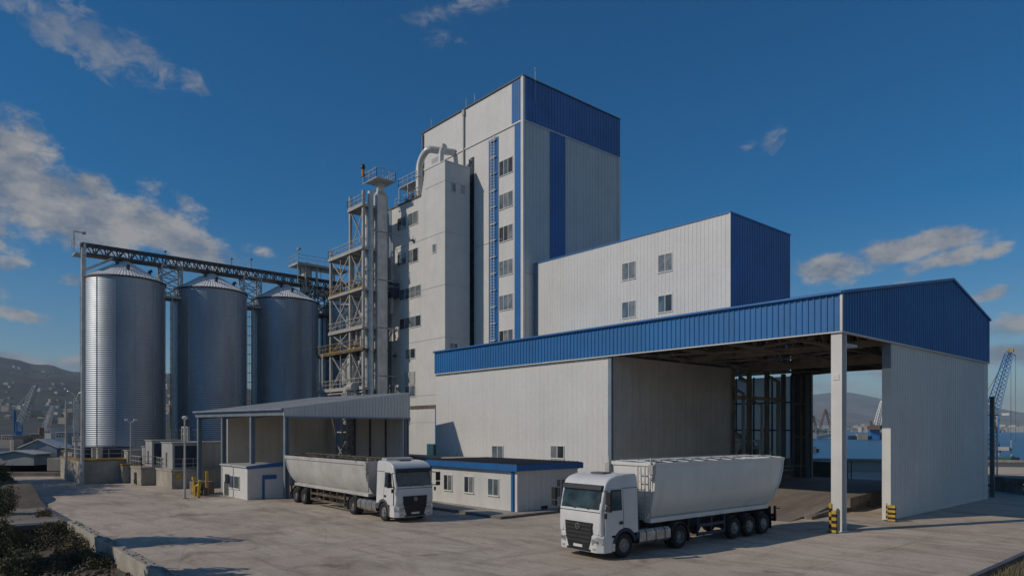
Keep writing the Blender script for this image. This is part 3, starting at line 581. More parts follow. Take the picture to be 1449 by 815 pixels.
# ------------------------------------------------------------------ lean-to canopy
def canopy():
    A = Vector((-51.4,21.9,0)); Bp = Vector((-65.3,19.75,0)); back = Vector((0,11.0,0))
    r = thing('loading_canopy', 'grey steel loading canopy with sloping ribbed roof and open front', 'canopy', tuple(A))
    ze,zb,zr = 6.75,6.35,8.4
    e = (A-Bp).normalized(); L = (A-Bp).length; f = Bp-e*.15; g = A+e*.25; o = Vector((0,-.35,0))
    m = MB(); 
    p = [f+o, g+o, g+back+Vector((0,.2,0)), f+back+Vector((0,.2,0))]
    n = 56
    def zat(t): return ze+.12+(zr-ze)*t
    for i in range(n):          # ribbed sheet running down the slope
        for (a,b,h) in ((0,.6,0),(.6,1,.012)):
            q0 = p[0].lerp(p[1],(i+a)/n); q1 = p[0].lerp(p[1],(i+b)/n); q3 = p[3].lerp(p[2],(i+a)/n); q2 = p[3].lerp(p[2],(i+b)/n)
            m.hexa([(q0.x,q0.y,zat(0)),(q1.x,q1.y,zat(0)),(q2.x,q2.y,zat(1)),(q3.x,q3.y,zat(1))],[(q0.x,q0.y,zat(0)+.05+h),(q1.x,q1.y,zat(0)+.05+h),(q2.x,q2.y,zat(1)+.05+h),(q3.x,q3.y,zat(1)+.05+h)])
    m.build('roof', ROOFW, r)
    m = MB(); m.tube([tuple(f+o+Vector((0,-.1,zat(0)))),tuple(g+o+Vector((0,-.1,zat(0))))],.1,8); m.bar(f+o+Vector((0,.1,zat(0)-.25)),g+o+Vector((0,.1,zat(0)-.25)),.1,.4); m.build('gutter', GBLUE, r, smooth=50)
    # ribbed end panel
    q0 = g+o; q1 = g+back; m = MB(); Lg = (q1-q0).length; x = g.x+.02
    m.clad((x,q0.y),(x,q1.y),(1,0),zb-.0,lambda s: zat(s/Lg),.3,.04); m.prism([(x-.06,q0.y,zb),(x-.06,q1.y,zb),(x-.06,q1.y,zat(1)),(x-.06,q0.y,zat(0))],(.05,0,0)); m.build('end_panel', WHITE, r)
    m = MB(); m.box(x-.1,x+.1,q0.y,q1.y,zb-.12,zb); m.build('edge_trim', GBLUE, r)
    def post(P): 
        k = MB(); k.box(P.x-.17,P.x+.17,P.y-.17,P.y-.11,0,zb+.1); k.box(P.x-.17,P.x+.17,P.y+.11,P.y+.17,0,zb+.1); k.box(P.x-.05,P.x+.05,P.y-.11,P.y+.11,0,zb+.1); k.box(P.x-.25,P.x+.25,P.y-.25,P.y+.25,0,.03); return k.build('post', GBLUE, r)
    for t in (0,.31,.645,1): post(Bp.lerp(A,t))
    post(A+back-Vector((0,.2,0)))
    for t in (0,.31,.645,1):
        k = MB(); a = Bp.lerp(A,t)+Vector((0,0,zb)); b = a+back+Vector((0,0,zr-ze)); k.bar(a,b,.18,.3); k.build('rafter', GBLUE, r)
    k = MB()
    for i in range(7):
        t = (i+.5)/7; a = f+back*t+Vector((0,0,zat(t)-.14)); b = g+back*t+Vector((0,0,zat(t)-.14)); k.bar(a,b,.1,.14)
    k.build('purlins', STEELD, r)
    # left side wall and rear wall panels
    u = -65.6; k = MB(); k.prism([(u-.15,22.4,0),(u-.15,32.45,0),(u-.15,32.45,8.35),(u-.15,22.4,7.2)],(.13,0,0)); k.clad((u,22.4),(u,32.2),(1,0),0.02,lambda q: 7.15+q*.115,1.7,.02); k.build('side_wall', INNER, r)
    k = MB(); k.box(u-.16,u+.03,22.3,22.4,0,zb+.3); k.build('wall_edge', TRIM, r)
    yb = 32.3; k = MB(); k.box(-65.7,-63.8,yb,yb+.15,0,zr-.3); k.box(-59.8,-51.3,yb+.02,yb+.15,0,zr-.2)
    k.clad((-59.8,yb),(-51.3,yb),(0,-1),0,zr-.3,.9,.03); k.build('rear_wall', GREYCLAD, r)
    k = MB(); k.box(-64.5,-59.5,yb+1.5,yb+1.6,0,zr-.5); k.build('rear_wall', GREYPL, r)
    for x_ in (-59.8,-56.9,-54.1): k = MB(); k.box(x_,x_+.14,yb-.14,yb-.02,0,zr-.3); k.build('wall_post', STEELD, r)
    k = MB(); lattice_mast(k,-62.3,33.0,0,9.0,1.0,9,.09,.05); k.build('lattice_post', STEELP, r)
    # hut
    U0,U1,V0,V1 = -58.0,-52.35,19.3,22.6; r = thing('gate_hut', 'small white gate hut with blue roof edge and blue door frame under the canopy', 'hut', (U1,V0,0))
    Z = 2.45; k = MB(); k.box(U0,U1,V0,V1,0,Z); k.build('wall', WHITE2, r)
    k = MB(); k.box(U1-.06,U1+.06,V0-.05,V0+.1,0,Z); k.build('corner_trim', TRIM, r); k = MB(); k.box(U0-.03,U0+.06,V0-.05,V0,0,Z); k.build('corner_trim', TRIM, r)
    k = MB(); k.box(U0-.15,U1+.02,V0-.15,V1,Z,Z+.1); k.build('roof', ROOFW, r)
    k = MB(); k.prism([(U1+.02,V0-.1,Z-.12),(U1+.02,V1+.1,Z+.06),(U1+.02,V1+.1,Z+.42),(U1+.02,V0-.1,Z+.1)],(.08,0,0)); k.build('roof_edge', BLUEF, r)
    win_px(r,'V',V0,325,339,673.5,690,2); u,d = onV(323.5,V0); k = MB(); k.box(u-.5,u+.3,V0-.12,V0-.02,1.05,1.75); k.build('wall_box', PLASTIC, r)
    u,_ = onV(318,V0); u2,_ = onV(323,V0); k = MB(); k.box(u,u2+.1,V0-.04,V0-.004,.05,1.1); k.build('door', GREYPL, r)
    a,d = onU(371,U1); b,d2 = onU(391,U1); k = MB(); k.box(U1,U1+.07,a,a+.18,0.02,zz(672,d)); k.box(U1,U1+.07,a+.18,b,zz(678,d),zz(672,d)); k.build('door_frame', BLUEF, r)
    k = MB(); k.box(U1,U1+.035,a+.18,b,.02,zz(678,d)); k.build('door', TRIM, r)
canopy()
# ------------------------------------------------------------------ grain silos on their slabs
SU, SP, SR, SZ0, SZ1 = -97.2, 10.4, 4.53, 2.45, 23.75
def silos():
    labs = ['corrugated steel grain silo nearest the harbour cranes, beside the gantry end post','corrugated steel grain silo second from the gantry end post',
            'corrugated steel grain silo third from the gantry end post, next to the steel stair frame','corrugated steel grain silo mostly hidden behind the steel stair frame']
    y0 = 20.5; r = thing('grain_silo', labs[0], 'silo', (SU,y0,0), 0, 'grain silos in a row under the gantry')
    prof = []; p = .25; n = int((SZ1-SZ0)/p); p = (SZ1-SZ0)/n
    for i in range(n):
        prof += [(SR,SZ0+i*p),(SR+.032,SZ0+(i+.5)*p)]
    prof.append((SR,SZ1)); b = MB(); b.lathe(prof,80); b.build('body', SILO, r, world=False, smooth=25)
    for z in (SZ0+.13, SZ1-.02): b = MB(); b.lathe([(SR,z-.1),(SR+.12,z-.1),(SR+.12,z+.08),(SR,z+.08)],80); b.build('rim', STEELD, r, world=False, smooth=30)
    b = MB()
    for k in range(13):
        a = 2*pi*k/13+.05; c_,s_ = cos(a),sin(a); b.bar(((SR+.045)*c_,(SR+.045)*s_,SZ0),((SR+.045)*c_,(SR+.045)*s_,SZ1),.05)
    b.build('stiffener', SILO, r, world=False)
    b = MB(); N = 80; rise = 2.65; r0 = .45
    for k in range(N):
        a0,a1 = 2*pi*k/N, 2*pi*(k+1)/N; am = (a0+a1)/2; h = .07
        o = lambda a,rr,z: (rr*cos(a),rr*sin(a),z)
        R = SR+.13; b.quad(o(a0,R,SZ1+.05),o(am,R,SZ1+.05+h),o(am,r0,SZ1+rise),o(a0,r0,SZ1+rise)); b.quad(o(am,R,SZ1+.05+h),o(a1,R,SZ1+.05),o(a1,r0,SZ1+rise),o(am,r0,SZ1+rise))
    b.build('roof', SILOR, r, world=False)
    b = MB(); b.lathe([(0,SZ1+rise+.45),(.5,SZ1+rise+.4),(.55,SZ1+rise-.15),(.75,SZ1+rise-.25)],20); b.build('roof_cap', STEELP, r, world=False, smooth=40)
    for a in (-.1,-.75,.9): 
        b = MB(); rr = 3.0 if a!=-.75 else 1.6; z = SZ1+rise*(1-rr/SR)+.1
        b.tube([(rr*cos(a),rr*sin(a),z-.1),(rr*cos(a),rr*sin(a),z+.4),((rr+.3)*cos(a),(rr+.3)*sin(a),z+.5)],.2,8); b.build('roof_vent', STEELD, r, world=False, smooth=50)
    b = MB(); a = -1.2; 
    for k in range(12): 
        t = k/12; rr = SR-(SR-.6)*t; z = SZ1+.15+rise*t; b.bar((rr*cos(a)-.2,rr*sin(a),z),(rr*cos(a)+.2,rr*sin(a),z),.05)
    b.build('roof_ladder', STEELD, r, world=False)
    # caged ladder on the flank
    a = radians(-128); b = MB(); R = SR+.28; T = Vector((-sin(a),cos(a),0)); Cn = Vector((cos(a),sin(a),0))
    for s in (-.25,.25): b.bar(Cn*R+T*s+Vector((0,0,SZ0)), Cn*R+T*s+Vector((0,0,SZ1+.9)), .06)
    for i in range(60): b.bar(Cn*R-T*.25+Vector((0,0,SZ0+.3+.35*i)), Cn*R+T*.25+Vector((0,0,SZ0+.3+.35*i)), .035)
    for i in range(14):
        z = Vector((0,0,SZ0+3+1.35*i)); q = [Cn*R-T*.35+z, Cn*(R+.45)-T*.35+z, Cn*(R+.65)+z, Cn*(R+.45)+T*.35+z, Cn*R+T*.35+z]
        for c_,d_ in zip(q[:-1],q[1:]): b.bar(c_,d_,.045)
    for s in (-.35,0,.35): b.bar(Cn*(R+.55-.3*abs(s))+T*s+Vector((0,0,SZ0+3)), Cn*(R+.55-.3*abs(s))+T*s+Vector((0,0,SZ1)), .04)
    b.build('caged_ladder', STEELD, r, world=False)
    for i in (1,2,3):
        c = copy_tree(r); c.location = (SU,y0+SP*i,0); c['label'] = labs[i]
    s = MB(); s.box(-103.5,-91,14.8,58,0,2.4); o = s.build('silo_slab', CONC); tag(o,'long raised concrete slab carrying the row of silos','slab')
silos()
def gantry():
    z0,z1 = 26.6,27.75; va,_ = onU(116,SU); vb = 55.0
    r = thing('conveyor_gantry', 'long grey lattice conveyor bridge running over the silo roofs', 'conveyor', (SU,va,0))
    m = MB(); truss(m,(SU,va,z0),(SU,vb,z0),z1-z0,30,.17,1.5); m.build('truss', STEELD, r)
    m = MB(); m.box(SU-.85,SU+.85,va,vb,z0-.16,z0-.06); m.build('walkway', RUSTY, r)
    m = MB(); m.box(SU-.45,SU+.45,va-.2,vb,z1-.1,z1+.12)
    for i in range(22):
        v = va+i*(vb-va)/22; m.box(SU-.5,SU+.5,v,v+.2,z1+.12,z1+.18)
    m.build('conveyor_cover', GBLUE, r)
    m = MB()
    for s in (-.75,.75): m.bar((SU+s,va+.15,0),(SU+s,va+.15,z1),.26)
    m.bar((SU+.75,va+.2,z0-2.0),(SU+.75,va+3.2,z0-.1),.16); m.bar((SU-.75,va+.2,z0-2.0),(SU-.75,va+3.2,z0-.1),.16); m.box(SU-1,SU+1.2,va-.9,va+.3,z0-.3,z0-.14); m.build('end_post', STEEL, r)
    m = MB(); railing(m,[(SU+1.1,va-.9,z1-.5),(SU-1,va-.9,z1-.5)],1.1); m.bar((SU+.4,va-.9,z0),(SU+.4,va-.9,z1+1.4),.08); m.bar((SU+.4,va-.9,z1+1.35),(SU+.4,va+.2,z1+1.3),.1); m.box(SU+.3,SU+.7,va-.1,va+.3,z1+1.15,z1+1.4); m.build('end_railing', STEELP, r)
    for i,k in enumerate((.5,1.5,2.5)):
        m = MB(); v = 20.5+SP*k; lattice_mast(m,SU+.2,v,SZ1-1.2,z0-.1,1.9,3,.17,.09,2.4); m.box(SU-1.2,SU+1.6,v-3.2,v+3.2,SZ1-1.5,SZ1-1.2); m.bar((SU+1.1,v,SZ1-1.5),(SU+1.1,v,2.4),.2); m.build('support_tower', STEELP if i<2 else STEELD, r)
    for v,h in ((33.4,.9),(36.1,1.3),(25,.5),(46.5,1.6)):
        m = MB(); m.tube([(SU+.6,v,z1+.1),(SU+.6,v,z1+h)],.04,6); m.box(SU+.45,SU+.9,v-.1,v+.1,z1+h,z1+h+.12); m.build('flood_lamp', STEELD, r)
    for k in range(4):
        m = MB(); v = 20.5+SP*k; m.tube([(SU,v-.5,z0),(SU,v-.1,26.7)],.28,10); m.box(SU-.4,SU+.4,v-1,v-.2,z0-.35,z0); m.build('filling_spout', STEELD, r, smooth=40)
    # head house at the tower end
    m = MB(); h0 = zz(430,100); v0,_ = onU(424,SU); v1,_ = onU(470,SU)
    for v in (v0+.5,v0+2.2,v0+6):
        for s in (-1,1): m.bar((SU+s,v,SZ1+(1.2 if v<v0+3 else 2)),(SU+s,v,z1+2.2),.22)
    m.box(SU-1.6,SU+1.6,v0-1,v1+2,z1+1.6,z1+1.9); m.box(SU-.5,SU+.6,v0+.4,v0+1.3,z1-3.5,z1+2.2)
    for k in range(5): m.bar((SU+1,v0+k*1.6,z0-4),(SU+1,v0+(k+1)*1.6,z0),.12); m.bar((SU+1,v0+(k+1)*1.6,z0-4),(SU+1,v0+k*1.6,z0),.12)
    m.box(SU-1,SU+1,v0+2.5,v1+3,z0-1.2,z0-.4); m.build('head_house', STEELP, r)
    m = MB(); railing(m,[(SU+1.6,v0-1,z1+1.9),(SU+1.6,v1+2,z1+1.9)],1.1,1.3); railing(m,[(SU-1.6,v0-1,z1+1.9),(SU+1.6,v0-1,z1+1.9)],1.1,1.3); m.bar((SU+1.6,v0-1,z0),(SU+1.6,v0-1,z1+3.7),.08); m.box(SU+1.5,SU+2.1,v0-1.1,v0-.7,z1+3.6,z1+3.8); m.build('head_railing', STEELP, r)
gantry()
# ------------------------------------------------------------------ steel stair frame, pipes and duct beside the process block
def frame():
    V0,V1 = 42.4,45.6; u = lambda px: onV(px,V0)[0]
    A,Bx,C,D = u(468.5),u(496),u(516),u(451.5)
    r = thing('steel_process_frame', 'open steel frame of stacked railed platforms full of pipework beside the silos', 'frame', (C,V0,0))
    cols = [(A,0,28.9),(Bx,0,34.9),(C-.3,0,34.9)]
    for x,z0,z1 in cols:
        for y in (V0,V1):
            m = MB(); m.box(x-.16,x+.16,y-.16,y+.16,z0,z1); m.build('column', STEELP, r)
    for x,z1 in ((D,15.4),(D+1.8,15.4)):
        for y in (V0-.3,V1):
            m = MB(); m.box(x-.13,x+.13,y-.13,y+.13,0,z1); m.build('column', STEELP, r)
    plats = [(A,C,27.9),(A,C,22.9),(A,C,18.1),(Bx,C,33.2),(D,C,15.4),(D,C,10.6)]
    for x0,x1,z in plats:
        y0 = V0-.35
        m = MB(); m.box(x0-.15,x1+.1,y0,V1+.2,z-.1,z); m.box(x0-.15,x1+.1,y0-.02,y0+.1,z-.30,z-.1); m.box(x0-.17,x0-.05,y0+.1,V1,z-.35,z-.1)
        for k in range(5): xx = x0+(x1-x0)*k/4; m.box(xx-.05,xx+.05,y0+.1,V1,z-.3,z-.1)
        m.build('platform', STEELP if z!=15.4 else RUSTY, r)
        m = MB(); railing(m,[(x0-.1,V1,z),(x0-.1,y0,z),(x1,y0,z)],1.15,1.0,.032); m.box(x0-.1,x1,y0-.01,y0+.01,z,z+.14)
        m.build('platform_railing', STEELP if z not in (15.4,22.9) else YELD, r)
    m = MB()
    for z0,z1 in ((10.6,15.3),(15.4,18),(18.1,22.8),(22.9,27.8)):
        m.bar((A,V0,z0),(Bx,V0,z1),.12); m.bar((Bx,V0,z0),(A,V0,z1),.12); m.bar(((A+Bx)/2,V0,z0),((A+Bx)/2,V0,z1),.1); m.bar((A,V0,z0),(A,V1,z1),.1); m.bar((A,V1,z0),(Bx,V1,z1),.1)
    for z0,z1 in ((27.9,33.1),(22.9,27.8),(18.1,22.8),(10.6,15.3)): m.bar((Bx,V0,z0),(C,V0,z1),.09); m.bar((C,V0,z0),(Bx,V0,z1),.09); m.bar((Bx,V1,z0),(C,V1,z1),.09); m.bar((Bx,V0,z1),(Bx,V1,z0),.09)
    for z in (0,5): m.bar((D,V0-.3,z),(D+3.6,V0-.3,z+5),.12); m.bar((A,V0,z),(Bx,V0,z+5),.12); m.bar((Bx,V0,z),(A,V0,z+5),.12); m.bar((D,V0-.3,z+5),(C,V0-.3,z+5),.14)
    m.build('bracing', STEELP, r)
    rng = random.Random(5)
    for k in range(40):     # small pipework between the inner columns
        x = rng.uniform(Bx+.3,C-.4); y = rng.uniform(V0+.3,V1-.3); z = rng.uniform(3,31); h = rng.uniform(1.2,5); rr = rng.uniform(.05,.16); m = MB()
        m.tube([(x,y,z),(x,y,z+h),(x+rng.uniform(-.5,.5),y-.4,z+h+.4)],rr,8); m.box(x-.25,x+.25,y-.3,y+.2,z,z+.45); m.build('pipe', STEEL, r, smooth=40)
    for k in range(18):
        x = rng.uniform(A+.3,Bx-.3); y = rng.uniform(V0+.8,V1-.3); z = rng.uniform(11,25); m = MB(); m.tube([(x,y,z),(x,y,z+rng.uniform(1,3))],rng.uniform(.08,.25),8); m.build('pipe', STEEL, r, smooth=40)
    for i in range(5):      # stair flights inside
        z0,z1 = [(0,5),(5.4,10.5),(10.6,15.3),(18.1,22.8),(22.9,27.8)][i]; m = MB(); a = Vector((A+.5,V1-.6,z0)); b = Vector((Bx-.4,V1-.6,z1))
        for s in (-.4,.4): m.bar(a+Vector((0,s,0)),b+Vector((0,s,0)),.08,.24)
        for k in range(16): q = a.lerp(b,k/16); m.box(q.x,q.x+.28,q.y-.4,q.y+.4,q.z,q.z+.04)
        m.build('stair_flight', STEELP, r)
    c = thing('cyclone', 'pale vertical cyclone vessel with conical foot at the bottom of the steel frame', 'vessel', ((A+Bx)/2,44,8))
    m = MB(); x = (A+Bx)/2+1.2; m.lathe([(0,15.1),(.75,14.9),(.85,14.5),(.85,12.2),(.25,9.0),(.25,8.2)],20,(x,43.6,0)); m.build('vessel', STEEL, c, smooth=40)
    m = MB(); x2 = x-2.2; m.lathe([(0,14.3),(.6,14.1),(.65,11.8),(.2,9.6),(.2,8)],18,(x2,43.8,0)); m.build('vessel', STEELP, c, smooth=40)
    d = thing('elbow_duct', 'fat pale duct elbow curving down beside the cyclone at the canopy roof', 'duct', (C-1.3,42,8)); x = u(499)
    pts = [(x,41.6,6),(x,41.6,9.5)]+[(x+1.1*(1-cos(a)),41.6,9.5+1.1*sin(a)) for a in (.4,.8,1.2,1.57)]+[(x+2.0,41.6,10.6)]
    MB().tube(pts,.55,14).build('bend', STEELP, d, smooth=50); m = MB(); m.lathe([(.55,0),(.68,0),(.68,.12),(.55,.12)],16,(x,41.6,9.2)); m.build('flange', STEEL, d)
    e = thing('service_duct', 'tall square steel duct rising beside the white process block', 'duct', (u(537),44,0))
    ua,_ = onV(528.5,44.0); ub,d_ = onV(534.2,44.0); vb,_ = onU(548,ub); zt = zz(274,d_)
    m = MB(); m.hexa([(ua,44,0),(ub,44,0),(ub,vb,0),(ua,vb,0)],[(ua,44,zt),(ub,44,zt),(ub,vb,zt),(ua,vb,zt)])
    for i in range(46): z = .6+i*.75; (m.box(ua+.3,ub-.3,43.985,44.2,z,z+.05), m.box(ub-.2,ub+.015,44.3,vb-.3,z,z+.05) if z<zt else 0)
    m.build('shaft', STEEL, e, bevel=.3)
    m = MB(); k = .25; m.hexa([(ua,44,zt),(ub,44,zt),(ub,vb,zt),(ua,vb,zt)],[(ua+k,44+k,zt+.5),(ub-k,44+k,zt+.5),(ub-k,vb-k,zt+.5),(ua+k,vb-k,zt+.5)]); m.box(ua+k,ub-k,44+k,vb-k,zt+.5,zt+1.6); m.build('neck', STEEL, e)
    m = MB(); zp = zt+1.6; x0,x1 = ua-.9,ub+1.0; m.box(x0,x1,43.3,46,zp,zp+.12); railing(m,[(x0,46,zp+.1),(x0,43.3,zp+.1),(x1,43.3,zp+.1),(x1,46,zp+.1),(x0,46,zp+.1)],1.15,1.0,.032); m.build('top_platform', STEELP, e)
    for z in (6,12,18,24,30): m = MB(); m.box(u(513),ub+.06,43.6,43.75,z,z+.12); m.box(ub-.1,ub,43.7,47.4,z+.02,z+.1); m.build('pipe_bracket', STEELP, e)
    for px,rr,zt2,lab in ((515.5,.2,29,'thinnest bright riser pipe, next to the steel platforms'),(519.3,.24,zz(278,84),'middle bright riser pipe between two thinner and thicker ones'),(524.2,.36,zz(264,84),'thickest bright riser pipe, next to the tall square duct')):
        t = thing('riser_pipe', lab, 'pipe', (u(px),43.3,0), 0, 'riser pipes beside the square duct'); x,_ = onV(px,43.3)
        MB().tube([(x,43.3,0),(x,43.3,zt2)],rr,12).build('tube', STEEL, t, smooth=50)
        for z in (5,10,15,20,25): m = MB(); m.lathe([(rr,0),(rr+.06,0),(rr+.06,.12),(rr,.12)],12,(x,43.3,z)); m.build('flange', STEELP, t)
    t = thing('warning_lamp', 'small round dark lamp with yellow body on top of the square duct platform', 'lamp', (ua-.9,43.3,zp)); m = MB(); m.lathe([(0,1.0),(.2,1.0),(.2,1.9),(0,1.9)],10,(ua-1.4,43.3,zp)); m.build('body', YELD, t); m = MB(); m.lathe([(0,1.9),(.28,2.0),(.3,2.3),(.2,2.5),(0,2.55)],12,(ua-1.4,43.3,zp)); m.build('head', PLASTIC, t, smooth=50); m = MB(); m.bar((ua-1.4,43.3,zp),(ua-1.4,43.3,zp+1),.08); m.bar((ua-1.4,43.3,zp+.05),(ua-.6,43.3,zp+.05),.1); m.build('stem', STEELP, t)
    x,_ = onV(553,46.5); t = thing('pipe_elbow', 'short grey pipe elbow on the wall right of the tall duct', 'pipe', (x,46.5,20)); z = zz(366,88); m = MB(); m.tube([(x-.9,46.6,z),(x-.2,46.6,z),(x+.05,46.6,z-.25),(x+.05,46.6,z-7)],.3,10); m.build('bend', STEELP, t, smooth=50)
    m = MB(); m.box(x-1.0,x+.7,46.2,47.3,zz(421,88),zz(407,88)); m.build('duct_box', DARKB, t); m = MB(); m.box(x-.4,x+.6,46.3,47.3,zz(403,88),zz(398,88)); m.build('fan', TEAL, t)
frame()
# ------------------------------------------------------------------ plinths and tanks at the silo feet
def plinths():
    def pl(name, lab, u0,u1,v0,v1,z, band=True, cat='plinth'):
        r = thing(name, lab, cat, (u1,v0,0)); m = MB(); m.box(u0,u1,v0,v1,0,z); m.build('block', CONC, r, bevel=.04)
        m = MB(); m.box(u0-.05,u1+.06,v0-.06,v1,z,z+.16); m.build('coping', YELD if band else CONC, r, bevel=.02); return r
    v = 14.4*.8833
    r1 = pl('concrete_plinth','large pale concrete plinth with dirty yellow rim below the first silo', -90.5,-78.2,12.7,17.6,2.25)
    m = MB(); railing(m,[(-90.3,12.75,2.4),(-78.3,12.75,2.4),(-78.3,17.4,2.4)],1.0,1.3,.03); m.build('railing', STEELP, r1)
    m = MB(); m.box(-89.5,-82,13.6,18,2.41,3.5); m.build('tank_base', DARKB, r1); m = MB(); m.tube([(-80.2,14.6,2.4),(-80.2,14.6,3.5)],.3,12); m.tube([(-80.9,14.2,2.4),(-80.9,14.2,3.5)],.2,12); m.build('vent_pipe', STEELP, r1, smooth=40)
    pl('concrete_plinth','narrow concrete plinth with dirty yellow rim right of the large plinth', -80,-76.8,16.0,18.8,1.75)
    r = pl('concrete_plinth','medium concrete plinth with stained face between two lower plinths', -76.8,-72.3,16.6,20,1.6,False)
    m = MB(); railing(m,[(-76.6,16.65,1.75),(-72.4,16.65,1.75),(-72.4,18,1.75)],1.0,1.0,.03); m.build('railing', STEELP, r)
    m = MB(); m.box(-74.4,-74.0,16.45,16.58,.2,1.2); m.box(-74.5,-73.9,16.45,16.6,.1,.5); m.build('meter_box', GREYPL, r)
    r = pl('concrete_plinth','long low concrete plinth reaching behind the canopy posts, with one yellow lamp', -71.5,-66.3,17.7,31,1.55,False)
    m = MB(); railing(m,[(-71.4,17.75,1.7),(-69.6,17.75,1.7)],1.0,.7,.03); railing(m,[(-66.4,17.8,1.7),(-66.4,20.4,1.7)],1.0,1.0,.025); m.build('railing', STEELP, r)
    u,d = onU(253,-66.25); m = MB(); m.lathe([(0,-.02),(.22,-.02),(.25,.12),(.12,.2),(0,.2)],14,(-66.26,u,1.2),axis='x'); m.build('lamp', YEL, r, smooth=40)
    def cab(lab, u0,u1,v0,v1,z0,z1,m_=None,doors=True):
        r = thing('steel_cabinet', lab, 'cabinet', (u1,v0,z0), 0, 'steel cabinets on the plinths'); m = MB(); m.box(u0,u1,v0,v1,z0,z1); m.build('body', m_ or GREYCLAD, r, bevel=.03)
        m = MB(); m.box(u0-.08,u1+.08,v0-.08,v1+.05,z1,z1+.07); m.build('roof', STEELP, r)
        if doors: m = MB(); m.box((u0+u1)/2-.3,(u0+u1)/2+.1,v0-.03,v0-.002,z0+.15,z0+1.5); m.build('door', GREYPL, r); m = MB(); m.box(u1+.002,u1+.03,v0+.2,v1-.2,z0+.2,z1-.25); m.build('louvre', DARKB, r)
    cab('small grey cabinet on the narrow plinth, with a pale lid', -79.2,-77.6,16.6,18.2,1.92,3.2,doors=False)
    cab('narrow grey cabinet between the slim lamp post and the tall cabinet', -77.2,-75.8,17.8,19.2,1.77,3.6,doors=False)
    cab('tall grey cabinet with dark louvred side behind the white rail', -75.0,-72.6,17.6,20.5,1.77,4.25)
    cab('widest grey cabinet with small door and dark louvred side', -70.4,-66.9,17.9,20.3,1.72,4.1)
    t = thing('storage_tank', 'long grey panelled tank behind the widest cabinet, running under the canopy', 'tank', (-67.3,20.5,1.7)); m = MB(); m.box(-71.2,-67.32,20.5,30.9,1.71,4.1); m.clad((-67.3,20.5),(-67.3,30.9),(1,0),1.72,4.1,1.6,.03); m.build('shell', GREYCLAD, t)
    m = MB(); m.box(-71.3,-67.2,20.38,31,4.1,4.2); m.build('lid', STEELP, t); m = MB(); railing(m,[(-76,20.6,4.25),(-67.3,20.6,4.25)],1.05,1.0,.03); m.build('railing', STEELD, t)
    t = thing('access_gate', 'small pale doorway frame on the roof rail above the tall cabinets', 'gate', (-71,20.4,4.2)); m = MB(); 
    for x in (-72.4,-71.7,-71.0,-70.5): m.box(x,x+.12,20.2,20.4,4.2,5.5)
    m.box(-72.4,-70.4,20.2,20.4,5.5,5.62); m.box(-72.4,-70.4,20.25,20.35,4.85,4.95); m.build('frame', STEELP, t)
plinths()
